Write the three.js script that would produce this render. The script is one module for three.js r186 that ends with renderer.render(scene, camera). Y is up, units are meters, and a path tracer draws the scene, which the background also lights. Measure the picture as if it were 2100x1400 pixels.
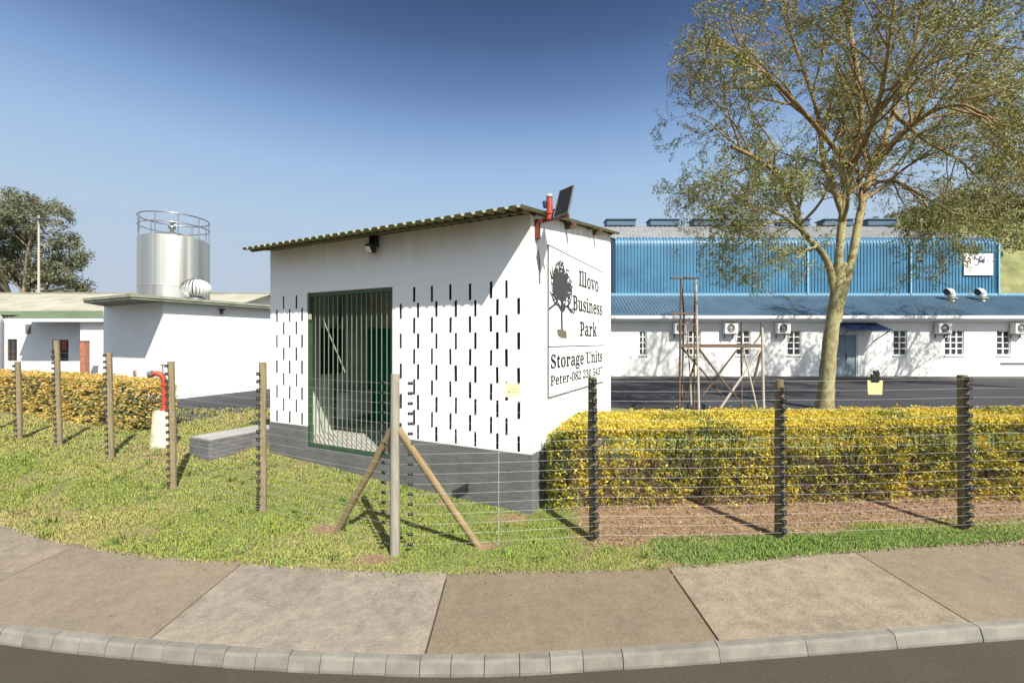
import * as THREE from 'three';
import { mergeGeometries } from 'three/addons/utils/BufferGeometryUtils.js';
import { RoundedBoxGeometry } from 'three/addons/geometries/RoundedBoxGeometry.js';

// ------------------------------------------------------------------ camera, sky, sun, exposure
const scene = new THREE.Scene();
const camera = new THREE.PerspectiveCamera(75, 1024 / 682, 0.1, 2000);
camera.position.set(0, 2.5, 0);
camera.lookAt(0, 2.5, -10);
const renderer = new THREE.WebGLRenderer({ antialias: true });
renderer.toneMapping = THREE.LinearToneMapping;
renderer.toneMappingExposure = 1.7;
renderer.shadowMap.enabled = true;

const toSun = new THREE.Vector3(.55, 1.186, 1).normalize();
{ // clear sky: pale at the horizon, deep blue higher up (elevation in degrees, linear rgb as seen)
  const stops = [[0, .53, .60, .70], [8, .50, .60, .73], [14, .46, .605, .78], [20, .36, .53, .775], [25, .235, .38, .655], [29, .14, .24, .47], [34, .075, .138, .30], [38, .05, .096, .212], [50, .044, .088, .195], [90, .042, .084, .19]];
  const W = 256, Hh = 512, d = new Float32Array(W * Hh * 4);
  for (let j = 0; j < Hh; j++) {
    const el = Math.abs((j + .5) / Hh * 180 - 90);
    let k = 0; while (k < stops.length - 2 && stops[k + 1][0] < el) k++;
    const a = stops[k], b = stops[k + 1], t = Math.min(1, Math.max(0, (el - a[0]) / (b[0] - a[0])));
    for (let i = 0; i < W; i++) {
      const o = (j * W + i) * 4, e = ((j + .5) / Hh - .5) * Math.PI, az = ((i + .5) / W - .5) * 2 * Math.PI, cs = Math.cos(e) * Math.cos(az) * toSun.x + Math.sin(e) * toSun.y + Math.cos(e) * Math.sin(az) * toSun.z;
      const fillGlow = .16 * Math.max(0, .5775 / Math.pow(1.4225 - 1.3 * cs, 1.5) - .36); // warm glow round the sun, out of view, added to lift shade fill
      for (let c = 0; c < 3; c++) d[o + c] = (a[c + 1] + (b[c + 1] - a[c + 1]) * t + fillGlow * [1, .96, .88][c]) / 1.7;
      d[o + 3] = 1;
    }
  }
  const sky = new THREE.DataTexture(d, W, Hh, THREE.RGBAFormat, THREE.FloatType);
  sky.mapping = THREE.EquirectangularReflectionMapping;
  sky.magFilter = THREE.LinearFilter; sky.needsUpdate = true;
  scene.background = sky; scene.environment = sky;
}
const sun = new THREE.DirectionalLight(new THREE.Color(1, .95, .86), 5);
sun.position.copy(toSun).multiplyScalar(80); sun.castShadow = true;
Object.assign(sun.shadow.camera, { left: -45, right: 45, top: 45, bottom: -45, near: 1, far: 200 });
sun.shadow.mapSize.set(4096, 4096); scene.add(sun, sun.target);

// ------------------------------------------------------------------ helpers
let seedN = 7;
const rnd = () => { seedN = (seedN + 0x6d2b79f5) | 0; let t = Math.imul(seedN ^ (seedN >>> 15), 1 | seedN); t = (t + Math.imul(t ^ (t >>> 7), 61 | t)) ^ t; return ((t ^ (t >>> 14)) >>> 0) / 4294967296; };
const rr = (a, b) => a + (b - a) * rnd();
const V = (x, y, z) => new THREE.Vector3(x, y, z);
const lerp = (a, b, t) => a + (b - a) * t, clamp = (x, a = 0, b = 1) => Math.min(b, Math.max(a, x));
const sst = (a, b, x) => { const t = clamp((x - a) / (b - a)); return t * t * (3 - 2 * t); };
const hash = (i, j, s) => { let h = Math.imul(i, 374761393) ^ Math.imul(j, 668265263) ^ Math.imul(s, 1274126177); h = Math.imul(h ^ (h >>> 13), 1274126177); return ((h ^ (h >>> 16)) >>> 0) / 4294967296; };
function vn(x, y, s = 0, per = 0) {
  const i = Math.floor(x), j = Math.floor(y), fx = x - i, fy = y - j, u = fx * fx * (3 - 2 * fx), v = fy * fy * (3 - 2 * fy), m = (k) => per ? ((k % per) + per) % per : k;
  return lerp(lerp(hash(m(i), m(j), s), hash(m(i + 1), m(j), s), u), lerp(hash(m(i), m(j + 1), s), hash(m(i + 1), m(j + 1), s), u), v);
}
function fbm(x, y, s = 0, oct = 4, per = 0) { let a = .5, t = 0, n = 0; for (let o = 0; o < oct; o++) { t += a * vn(x, y, s + o * 17, per); n += a; a *= .5; x *= 2; y *= 2; per *= 2; } return t / n; }
const usedNames = {};
function numbered(n) { const k = usedNames[n] = (usedNames[n] ?? -1) + 1; return k ? n + '_' + String(k).padStart(3, '0') : n; }
function thing(name, label, category, pos = [0, 0, 0], turn = 0, group) {
  const o = new THREE.Group(); o.name = numbered(name); o.position.set(...pos); o.rotation.y = turn;
  o.userData = { label, category }; if (group) o.userData.group = group; scene.add(o); return o;
}
function mesh(name, geo, mat, parent) {
  const m = new THREE.Mesh(Array.isArray(geo) ? merge(geo) : geo, mat); m.name = parent === scene || !parent ? numbered(name) : name;
  m.castShadow = m.receiveShadow = true; (parent || scene).add(m); return m;
}
function struct(name, geo, mat, label) { const m = mesh(name, geo, mat); m.userData = { kind: 'structure' }; if (label) m.userData.label = label; return m; }
function clean(g) { const h = g.index ? g.toNonIndexed() : g; for (const k of Object.keys(h.attributes)) if (!['position', 'normal', 'uv'].includes(k)) h.deleteAttribute(k); return h; }
function merge(list) { return list.length === 1 ? list[0] : mergeGeometries(list.map(clean), false); }
function muv(g, s = 1) { // uv in metres from the dominant axis of the normal
  const h = clean(g), p = h.attributes.position, n = h.attributes.normal, uv = new Float32Array(p.count * 2);
  for (let i = 0; i < p.count; i++) {
    const ax = Math.abs(n.getX(i)), ay = Math.abs(n.getY(i)), az = Math.abs(n.getZ(i));
    if (ay >= ax && ay >= az) { uv[2 * i] = p.getX(i); uv[2 * i + 1] = p.getZ(i); }
    else if (ax >= az) { uv[2 * i] = p.getZ(i); uv[2 * i + 1] = p.getY(i); }
    else { uv[2 * i] = p.getX(i); uv[2 * i + 1] = p.getY(i); }
    uv[2 * i] *= s; uv[2 * i + 1] *= s;
  }
  h.setAttribute('uv', new THREE.BufferAttribute(uv, 2)); return h;
}
function box(w, h, d, x = 0, y = 0, z = 0, rx = 0, ry = 0, rz = 0, rad = 0) {
  const g = rad ? new RoundedBoxGeometry(w, h, d, 2, rad) : new THREE.BoxGeometry(w, h, d);
  if (rx || ry || rz) g.applyMatrix4(new THREE.Matrix4().makeRotationFromEuler(new THREE.Euler(rx, ry, rz)));
  g.translate(x, y, z); return muv(g);
}
// box given by its extents
const ext = (x0, x1, y0, y1, z0, z1, rad = 0) => box(Math.abs(x1 - x0), Math.abs(y1 - y0), Math.abs(z1 - z0), (x0 + x1) / 2, (y0 + y1) / 2, (z0 + z1) / 2, 0, 0, 0, rad);
function tube(pts, radii, seg = 8, caps = true) { // tapered tube along points
  const n = pts.length, pos = [], nor = [], uv = [], idx = [];
  let ref = Math.abs(V(0, 0, 0).subVectors(pts[n - 1], pts[0]).normalize().y) > .9 ? V(1, 0, 0) : V(0, 1, 0), along = 0;
  for (let i = 0; i < n; i++) {
    const t = V(0, 0, 0).subVectors(pts[Math.min(n - 1, i + 1)], pts[Math.max(0, i - 1)]).normalize();
    const a = V(0, 0, 0).crossVectors(ref, t); if (a.lengthSq() < 1e-6) a.crossVectors(V(.3, .2, .9), t); a.normalize();
    const b = V(0, 0, 0).crossVectors(t, a); ref = b.clone();
    const r = Array.isArray(radii) ? radii[i] : radii;
    if (i) along += pts[i].distanceTo(pts[i - 1]);
    for (let k = 0; k <= seg; k++) {
      const an = k / seg * Math.PI * 2, c = Math.cos(an), s = Math.sin(an), nx = a.x * c + b.x * s, ny = a.y * c + b.y * s, nz = a.z * c + b.z * s;
      pos.push(pts[i].x + nx * r, pts[i].y + ny * r, pts[i].z + nz * r); nor.push(nx, ny, nz); uv.push(k / seg * Math.max(.2, 6.28 * r), along);
    }
  }
  for (let i = 0; i < n - 1; i++) for (let k = 0; k < seg; k++) { const q = i * (seg + 1) + k, w = q + seg + 1; idx.push(q, q + 1, w, q + 1, w + 1, w); }
  if (caps) for (const e of [0, n - 1]) {
    const t = e ? V(0, 0, 0).subVectors(pts[n - 1], pts[n - 2]) : V(0, 0, 0).subVectors(pts[0], pts[1]); t.normalize();
    const c = pos.length / 3; pos.push(pts[e].x, pts[e].y, pts[e].z); nor.push(t.x, t.y, t.z); uv.push(0, 0);
    for (let k = 0; k <= seg; k++) { const q = (e * (seg + 1) + k) * 3; pos.push(pos[q], pos[q + 1], pos[q + 2]); nor.push(t.x, t.y, t.z); uv.push(.1, .1); }
    for (let k = 0; k < seg; k++) e ? idx.push(c, c + 1 + k, c + 2 + k) : idx.push(c, c + 2 + k, c + 1 + k);
  }
  const g = new THREE.BufferGeometry();
  g.setAttribute('position', new THREE.Float32BufferAttribute(pos, 3)); g.setAttribute('normal', new THREE.Float32BufferAttribute(nor, 3)); g.setAttribute('uv', new THREE.Float32BufferAttribute(uv, 2));
  g.setIndex(idx); return clean(g);
}
const bar = (a, b, r, seg = 8) => tube([a, b], r, seg);
function beam(a, b, w, h = w) { // square section between two points
  const g = new THREE.BoxGeometry(w, h, a.distanceTo(b)), m = new THREE.Matrix4().lookAt(a, b, Math.abs(b.y - a.y) / a.distanceTo(b) > .95 ? V(1, 0, 0) : V(0, 1, 0));
  m.setPosition(V(0, 0, 0).addVectors(a, b).multiplyScalar(.5)); g.applyMatrix4(m); return muv(g);
}
function lathe(prof, seg = 24) { return clean(new THREE.LatheGeometry(prof.map(([r, y]) => new THREE.Vector2(r, y)), seg)); }
function extrude(shape, depth, bevel = 0, curve = 4) {
  return muv(new THREE.ExtrudeGeometry(shape, { depth, bevelEnabled: bevel > 0, bevelThickness: bevel, bevelSize: bevel, bevelOffset: -bevel, bevelSegments: 2, curveSegments: curve }));
}
function poly(pts) { const s = new THREE.Shape(); pts.forEach(([x, y], i) => i ? s.lineTo(x, y) : s.moveTo(x, y)); return s; }
// ribbed sheet metal: profile points [z, y] swept along x from x0 to x1, ribs standing off the profile
function sheet(prof, x0, x1, pitch, amp, round = false) {
  const xs = [], n = Math.round((x1 - x0) / pitch), p = (x1 - x0) / n;
  const cuts = round ? [[0, 0], [.25, .5], [.5, 1], [.75, .5]] : [[0, 0], [.55, 0], [.68, 1], [.87, 1]];
  for (let i = 0; i < n; i++) for (const [f, h] of cuts) xs.push([x0 + (i + f) * p, h * amp]);
  xs.push([x1, 0]);
  const nm = prof.map((_, i) => { const a = prof[Math.max(0, i - 1)], b = prof[Math.min(prof.length - 1, i + 1)], dz = b[0] - a[0], dy = b[1] - a[1], l = Math.hypot(dz, dy); return [dy / l, -dz / l]; });
  let s = 0; const along = prof.map((q, i) => s += i ? Math.hypot(q[0] - prof[i - 1][0], q[1] - prof[i - 1][1]) : 0);
  const pos = [], uv = [], idx = [], m = prof.length;
  for (const [x, h] of xs) prof.forEach(([z, y], i) => { pos.push(x, y + nm[i][1] * h, z + nm[i][0] * h); uv.push(x, along[i]); });
  for (let i = 0; i < xs.length - 1; i++) for (let k = 0; k < m - 1; k++) { const q = i * m + k; idx.push(q, q + m, q + 1, q + 1, q + m, q + m + 1); }
  const g = new THREE.BufferGeometry();
  g.setAttribute('position', new THREE.Float32BufferAttribute(pos, 3)); g.setAttribute('uv', new THREE.Float32BufferAttribute(uv, 2)); g.setIndex(idx);
  const h = g.toNonIndexed(); h.computeVertexNormals(); return h;
}
// a point from the photograph's grid (2100 x 1400) at a distance of z metres
const at = (px, py, z) => V((px - 1050) / 912 * z, 2.5 - (py - 700) / 912 * z, -z);

// ------------------------------------------------------------------ textures and materials
function tex(w, h, fn, srgb = false) {
  const d = new Uint8Array(w * h * 4);
  for (let j = 0; j < h; j++) for (let i = 0; i < w; i++) {
    const c = fn(i / w, j / h, i, j), o = (j * w + i) * 4;
    for (let k = 0; k < 3; k++) d[o + k] = clamp(Math.pow(clamp(c[k]), srgb ? 1 / 2.2 : 1)) * 255;
    d[o + 3] = 255;
  }
  const t = new THREE.DataTexture(d, w, h); t.wrapS = t.wrapT = THREE.RepeatWrapping; t.magFilter = THREE.LinearFilter; t.needsUpdate = true;
  if (srgb) t.colorSpace = THREE.SRGBColorSpace;
  return t;
}
const rep = (t, u, v = u) => { const c = t.clone(); c.repeat.set(1 / u, 1 / v); c.needsUpdate = true; return c; };
// tileable mottle around 1, used to tint: fn(n) -> factor
const mottleT = tex(512, 512, (u, v) => { const a = fbm(u * 4, v * 4, 3, 6, 4), b = fbm(u * 32, v * 32, 9, 3, 32), k = .55 + .62 * a + .16 * (b - .5); return [k * .86, k * .855, k * .84]; });
const whiteT = tex(512, 512, (u, v) => { const a = fbm(u * 4, v * 4, 3, 6, 4), b = fbm(u * 32, v * 32, 9, 3, 32), k = .93 + .1 * (a - .5) + .05 * (b - .5); return [k, k * .997, k * .985]; });
const grainB = tex(512, 512, (u, v) => { const k = fbm(u * 64, v * 64, 21, 3, 64) * .7 + fbm(u * 8, v * 8, 5, 3, 8) * .3; return [k, k, k]; });
const brickB = tex(512, 512, (u, v) => { // brick courses, 1.125 m x 1.2 m tile: 16 courses, 5 bricks
  const row = Math.floor(v * 16), fy = v * 16 - row, x = u * 5 + (row % 2) * .5, fx = x - Math.floor(x);
  const e = Math.min(sst(0, .1, fy) * sst(1, .9, fy), sst(0, .035, fx) * sst(1, .965, fx)), k = .25 + .6 * e + .15 * fbm(u * 40, v * 40, 2, 3, 40) * e + .06 * hash(Math.floor(x) % 5, row, 3);
  return [k, k, k];
});
const std = (o) => new THREE.MeshStandardMaterial({ roughness: .8, ...o });
const lin = (r, g, b) => new THREE.Color().setRGB(r, g, b);
const M = {
  white: std({ color: lin(.9, .9, .89), map: rep(whiteT, 3.1), bumpMap: rep(brickB, 1.125, 1.2), bumpScale: .0008, roughness: .85 }),
  plainWhite: std({ color: lin(.9, .9, .89), map: rep(whiteT, 2.3), roughness: .7 }),
  plinth: std({ color: lin(.175, .175, .18), map: rep(mottleT, 1.3), bumpMap: rep(brickB, 1.125, 1.2), bumpScale: .0028, roughness: .75 }),
  blockGrey: std({ color: lin(.185, .185, .195), map: rep(mottleT, .9), bumpMap: rep(brickB, 1.125, 1.2), bumpScale: .012, roughness: .85 }),
  concrete: std({ color: lin(.46, .45, .43), map: rep(mottleT, 1.7), bumpMap: rep(grainB, .4), bumpScale: .003, roughness: .95 }),
  interior: std({ color: lin(.66, .7, .62), map: rep(mottleT, 1.9), roughness: .9 }),
  floorTile: std({ color: lin(.62, .6, .55), map: rep(mottleT, .8), roughness: .8 }),
  roofGreen: std({ color: lin(.34, .36, .2), map: rep(mottleT, 1.4), roughness: .75, side: THREE.DoubleSide }),
  timber: std({ color: lin(.16, .11, .07), map: rep(mottleT, .5), roughness: .9 }),
  gateGreen: std({ color: lin(.2, .27, .2), map: rep(mottleT, .4), roughness: .5 }),
  gateDark: std({ color: lin(.055, .115, .06), map: rep(mottleT, .6), roughness: .5 }),
  doorGreen: std({ color: lin(.0, .2, .11), map: rep(mottleT, .9), roughness: .5 }),
  black: std({ color: lin(.012, .012, .013), roughness: .45 }),
  darkGrey: std({ color: lin(.05, .055, .06), roughness: .6 }),
  midGrey: std({ color: lin(.18, .19, .2), map: rep(mottleT, .7), roughness: .6 }),
  red: std({ color: lin(.52, .075, .04), map: rep(mottleT, .35), roughness: .5 }),
  redDark: std({ color: lin(.22, .04, .03), map: rep(mottleT, .35), roughness: .6 }),
  lens: std({ color: lin(.75, .76, .72), roughness: .15 }),
  glass: std({ color: lin(.03, .035, .04), roughness: .12 }),
  galv: std({ color: lin(.55, .56, .57), metalness: .85, roughness: .35, map: rep(mottleT, .9) }),
  wire: std({ color: lin(.5, .5, .5), metalness: .3, roughness: .5 }),
  blueClad: std({ color: lin(.065, .235, .4), map: rep(mottleT, 5.5), roughness: .5, side: THREE.DoubleSide }),
  blueRoof: std({ color: lin(.07, .135, .21), map: rep(mottleT, 4.5), roughness: .5, side: THREE.DoubleSide }),
  blueDark: std({ color: lin(.012, .03, .09), roughness: .5, side: THREE.DoubleSide }),
  greyRoof: std({ color: lin(.38, .39, .4), map: rep(mottleT, 3.5), roughness: .6, side: THREE.DoubleSide }),
  paleRoof: std({ color: lin(.43, .42, .34), map: rep(mottleT, 4.7), roughness: .85, side: THREE.DoubleSide }),
  stripGreen: std({ color: lin(.15, .21, .125), map: rep(mottleT, 3.7), roughness: .7, side: THREE.DoubleSide }),
  fascia: std({ color: lin(.34, .36, .28), map: rep(mottleT, 1.2), roughness: .85 }),
  soil: std({ color: lin(.25, .15, .09), roughness: 1 }),
  cream: std({ color: lin(.86, .8, .6), map: rep(mottleT, .5), roughness: .85 }),
  rust: std({ color: lin(.16, .11, .075), map: rep(mottleT, .3), roughness: .8 }),
  paleSteel: std({ color: lin(.6, .55, .46), map: rep(mottleT, .3), roughness: .7 }),
  doorBlue: std({ color: lin(.32, .42, .5), map: rep(mottleT, .9), roughness: .6 }),
};
const woodT = tex(256, 512, (u, v) => { const k = .55 + .5 * fbm(u * 24, v * 5, 31, 4) + .25 * (fbm(u * 3, v * 7, 8, 3) - .5); return [k * .8, k * .78, k * .74]; });
M.post = std({ color: lin(.33, .27, .16), map: rep(woodT, .35, 1.3), bumpMap: rep(woodT, .35, 1.3), bumpScale: .004, roughness: .95 });
M.postDark = std({ color: lin(.22, .185, .105), map: rep(woodT, .35, 1.3), bumpMap: rep(woodT, .35, 1.3), bumpScale: .004, roughness: .95 });
M.brace = std({ color: lin(.38, .29, .155), map: rep(woodT, .35, 1.3), bumpMap: rep(woodT, .35, 1.3), bumpScale: .004, roughness: .95 });
M.strainer = std({ color: lin(.42, .4, .34), map: rep(woodT, .3, 1.1), bumpMap: rep(woodT, .3, 1.1), bumpScale: .003, roughness: .9 });

// ------------------------------------------------------------------ ground shape
function curveFn(pts) { // smooth monotone-ish interpolation of z over x
  const t = pts.map((p, i) => { const a = pts[Math.max(0, i - 1)], b = pts[Math.min(pts.length - 1, i + 1)]; return (b[1] - a[1]) / (b[0] - a[0]); });
  return (x) => {
    if (x <= pts[0][0]) return pts[0][1] + t[0] * (x - pts[0][0]);
    if (x >= pts[pts.length - 1][0]) return pts[pts.length - 1][1] + t[pts.length - 1] * (x - pts[pts.length - 1][0]);
    let i = 0; while (pts[i + 1][0] < x) i++;
    const h = pts[i + 1][0] - pts[i][0], u = (x - pts[i][0]) / h, u2 = u * u, u3 = u2 * u;
    return (2 * u3 - 3 * u2 + 1) * pts[i][1] + (u3 - 2 * u2 + u) * h * t[i] + (-2 * u3 + 3 * u2) * pts[i + 1][1] + (u3 - u2) * h * t[i + 1];
  };
}
const kerbZ = curveFn([[-16, 8.4], [-9, 5.0], [-6, 4.05], [-4.22, 3.667], [-2.245, 3.413], [-1.09, 3.33], [-.18, 3.314], [1.62, 3.46], [4.3, 3.738], [8, 4.14], [16, 5.1]]);
const grassZ = curveFn([[-16, 11.6], [-9, 7.15], [-6.6, 5.73], [-4.5, 5.0], [-2.92, 4.74], [-1.27, 4.56], [0, 4.57], [1.79, 4.66], [3.56, 4.97], [6.1, 5.31], [10, 5.75], [16, 6.5]]);
function H(x, z) {
  const base = z <= 10 ? .1 + .3 * sst(5.3, 10, z) : .4 + .0107 * (Math.min(z, 40) - 10);
  const edge = sst(0, 1.3, z - grassZ(clamp(x, -16, 16)));
  return lerp(.1, base, edge) + .03 * (fbm(x * .9, z * .9, 77, 3) - .5) * edge * (1 - sst(8.5, 10, z));
}
// how bare / dry / lush the lawn is
const bareAt = (x, z) => {
  const g = grassZ(clamp(x, -16, 16)), d = z - g;
  let b = sst(.64, .8, fbm(x * 1.3, z * 1.3, 40, 4)) * .55;
  const hedgeSoil = sst(.55, 1.15, x + .35 * (fbm(x * 2, z * 2, 4, 3) - .5)) * sst(.5, .72, d + .5 * (fbm(x * 1.5, z * 3, 6, 3) - .5)) * sst(8.6, 8, z);
  b = Math.max(b, hedgeSoil);
  for (const [sx, sz, r] of [[-2.35, 5.66, .26], [-.3, 5.22, .16], [-1.5, 4.9, .24], [1.72, 4.72, .22], [-7.1, 9.0, .4], [.0, 5.98, .3], [-1.0, 6.45, .2]]) b = Math.max(b, sst(r * 1.25, r * .4, Math.hypot(x - sx, (z - sz) * 1.6) + .18 * (fbm(x * 6, z * 6, 12, 2) - .5)) * .95);
  b = Math.max(b, sst(.16, .02, d + .1 * (fbm(x * 5, z * 5, 13, 2) - .5)) * .75);
  return clamp(b);
};
const dryAt = (x, z) => clamp(.12 + sst(.35, .75, fbm(x * .55 + 3, z * .7, 50, 4)) * .55 + .45 * sst(-2.5, -7, x) * sst(.3, .6, fbm(x * .8, z * .9, 51, 3)) - .5 * sst(1.5, 2.6, x) * sst(6, 5, z));

const [GX0, GX1, GZ0, GZ1] = [-20, 14, 3.5, 20.5];
const groundT = tex(2048, 1024, (u, v) => {
  const x = lerp(GX0, GX1, u), z = lerp(GZ1, GZ0, v), b = bareAt(x, z), d = dryAt(x, z), n = fbm(x * 14, z * 14, 60, 3), f = .7 + .6 * n;
  const green = [lerp(.10, .2, d), lerp(.135, .17, d), lerp(.03, .06, d)], soil = [.215, .135, .08];
  return [0, 1, 2].map((c) => lerp(green[c], soil[c] * lerp(.8, 1.15, fbm(x * 3, z * 3, 61, 3)), b) * f);
}, true);
groundT.wrapS = groundT.wrapT = THREE.ClampToEdgeWrapping;
{ // lawn and everything beyond it, one sheet to the horizon
  const xs = [], ss = [];
  for (const x of [-900, -500, -250, -140, -80, -50, -35, -26]) xs.push(x);
  for (let x = -22; x <= 22; x += .3) xs.push(x);
  for (const x of [26, 35, 50, 80, 140, 250, 500, 900]) xs.push(x);
  for (let s = 0; s < 1.5; s += .15) ss.push(s); for (let s = 1.5; s < 8; s += .3) ss.push(s);
  for (const s of [8, 9, 10, 12, 15, 19, 24, 30, 36, 45, 60, 90, 150, 300, 600, 1000]) ss.push(s);
  const pos = [], uv = [], idx = [];
  for (const x of xs) for (const s of ss) {
    const z = grassZ(clamp(x, -16, 16)) - .05 + s;
    pos.push(x, s === 0 ? .06 : H(x, z) + .004, -z); uv.push((x - GX0) / (GX1 - GX0), (GZ1 - z) / (GZ1 - GZ0));
  }
  const m = ss.length;
  for (let i = 0; i < xs.length - 1; i++) for (let k = 0; k < m - 1; k++) { const q = i * m + k; idx.push(q, q + m, q + 1, q + 1, q + m, q + m + 1); }
  const g = new THREE.BufferGeometry();
  g.setAttribute('position', new THREE.Float32BufferAttribute(pos, 3)); g.setAttribute('uv', new THREE.Float32BufferAttribute(uv, 2)); g.setIndex(idx); g.computeVertexNormals();
  struct('ground', g, std({ map: groundT, bumpMap: (() => { const t = rep(grainB, 1 / 24, 1 / 12); return t; })(), bumpScale: .02, roughness: 1 }), 'lawn and bare soil beside the pavement');
}
{ // road: a wide sheet under the kerb
  const roadT = tex(1024, 1024, (u, v) => { const k = .8 + .25 * fbm(u * 5, v * 5, 71, 4, 5) + .3 * (fbm(u * 200, v * 200, 72, 2, 200) - .5); return [k * .86, k * .84, k * .8]; });
  const g = new THREE.PlaneGeometry(400, 130).rotateX(-Math.PI / 2).translate(0, 0, 58); const mg = muv(g);
  struct('road', mg, std({ color: lin(.06, .052, .038), map: rep(roadT, 3), bumpMap: rep(roadT, 3), bumpScale: .006, roughness: .92 }), 'worn asphalt road along the kerb');
}
{ // pavement: concrete slabs, each one its own piece
  const pv = new THREE.Group(); pv.name = 'pavement'; pv.userData = { kind: 'structure', label: 'concrete footpath of large cast slabs' }; scene.add(pv);
  const joints = [-14, -11.8, -9.6, -7.4, -5.15, -2.93, -.67, 1.66, 3.92, 6.2, 8.5, 10.8, 13.1, 15.4];
  const tones = [[.20, .165, .115], [.215, .18, .13], [.19, .155, .105], [.22, .185, .135], [.2, .165, .115], [.23, .2, .155], [.175, .14, .092], [.235, .195, .135], [.195, .16, .108], [.22, .185, .13]];
  const rough = [0, 1, 0, 1, 0, 1, 0, 1, 0, 1, 0, 1, 0, 1];
  const slabT = [0, 1].map((k) => tex(1024, 1024, (u, v) => {
    const a = fbm(u * 5, v * 5, 80 + k, 5, 5), b = fbm(u * 26, v * 26, 83 + k, 4, 26), c = fbm(u * 150, v * 150, 85, 2, 150);
    const sp = hash(Math.floor(u * 1024), Math.floor(v * 1024), 88), cr = Math.abs(fbm(u * 3, v * 3, 89 + k, 5, 3) - .5) < .0022 && fbm(u * 2, v * 2, 97, 2, 2) > .5; let q = .78 + .26 * (a - .5) * (k ? 1.2 : .8) + (k ? .4 : .22) * (b - .5) + .3 * (c - .5); if (sp > .985) q *= .72; else if (sp < .01) q *= 1.2; if (cr) q *= .72;
    return [q, q * (.985 - .03 * (a - .5)), q * (.96 - .08 * (a - .5))];
  }));
  for (let i = 0; i < joints.length - 1; i++) {
    const a = joints[i] + .007, b = joints[i + 1] - .007, pts = [];
    for (let k = 0; k <= 10; k++) { const x = lerp(a, b, k / 10); pts.push([x, kerbZ(x) + .105]); }
    for (let k = 10; k >= 0; k--) { const x = lerp(a, b, k / 10); pts.push([x, grassZ(x) + .12 + .03 * Math.sin(x * 9)]); }
    const g = new THREE.ExtrudeGeometry(poly(pts), { depth: .07, bevelEnabled: true, bevelThickness: .006, bevelSize: .006, bevelOffset: -.006, bevelSegments: 2 });
    g.rotateX(-Math.PI / 2); g.translate(0, .1 - .076 + rr(-.002, .002), 0);
    const t = tones[i % tones.length], tx = rep(slabT[rough[i]], 2.3); tx.offset.set(rnd(), rnd());
    mesh('slab', muv(g), std({ color: lin(t[0] * 1.2, t[1] * 1.2, t[2] * 1.27), map: tx, bumpMap: tx, bumpScale: rough[i] ? .012 : .005, roughness: .95 }), pv);
  }
  const pts = [];
  for (let k = 0; k <= 40; k++) { const x = lerp(-14, 15, k / 40); pts.push([x, kerbZ(x) + .08]); }
  for (let k = 40; k >= 0; k--) { const x = lerp(-14, 15, k / 40); pts.push([x, grassZ(x) + .1]); }
  mesh('bedding', muv(new THREE.ExtrudeGeometry(poly(pts), { depth: .05, bevelEnabled: false }).rotateX(-Math.PI / 2).translate(0, .012, 0)), M.soil, pv);

  const kb = new THREE.Group(); kb.name = 'kerb'; kb.userData = { kind: 'structure', label: 'row of cast concrete kerb stones' }; scene.add(kb);
  const kx = [];
  for (const px of [-60, -5, 45, 105, 157, 214, 270, 330, 393, 455, 520, 590, 655, 725, 792, 857, 925, 995, 1065, 1130, 1200, 1278, 1475, 1658, 1840, 2017, 2200]) { let z = 3.4; for (let q = 0; q < 6; q++) z = kerbZ((px - 1050) / 912 * z); kx.push((px - 1050) / 912 * z + rr(-.012, .012)); }
  while (kx[0] > -13) kx.unshift(kx[0] - .25); while (kx[kx.length - 1] < 14) kx.push(kx[kx.length - 1] + .75);
  const kerbMats = [0, 1, 2, 3].map((k) => std({ color: lin(.235 + .016 * k, .222 + .016 * k, .19 + .015 * k), map: rep(mottleT, .8 + .1 * k), bumpMap: rep(grainB, .25), bumpScale: .004, roughness: .95 }));
  for (let i = 0; i < kx.length - 1; i++) {
    const a = kx[i] + .003, b = kx[i + 1] - .003, zj = rr(-.004, .004), yj = rr(-.004, .003), n = b - a > .5 ? 4 : 1;
    const prof = [[0, -.05], [0, .02], [.022, .086], [.03, .097], [.042, .102], [.1, .102], [.1, -.05]], pos = [], idx = [];
    for (let k = 0; k <= n; k++) { const x = lerp(a, b, k / n); for (const [dz, y] of prof) pos.push(x, y + (y > 0 ? yj : 0), -(kerbZ(x) + dz + zj)); }
    const m = prof.length;
    for (let k = 0; k < n; k++) for (let q = 0; q < m - 1; q++) { const w = k * m + q; idx.push(w, w + m, w + 1, w + 1, w + m, w + m + 1); }
    for (let q = 1; q < m - 1; q++) { idx.push(0, q, q + 1); idx.push(n * m, n * m + q + 1, n * m + q); }
    const g = new THREE.BufferGeometry(); g.setAttribute('position', new THREE.Float32BufferAttribute(pos, 3)); g.setIndex(idx);
    const h = g.toNonIndexed(); h.computeVertexNormals(); mesh('kerb_stone', muv(h), kerbMats[Math.floor(rnd() * 4)], kb);
  }
}
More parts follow.
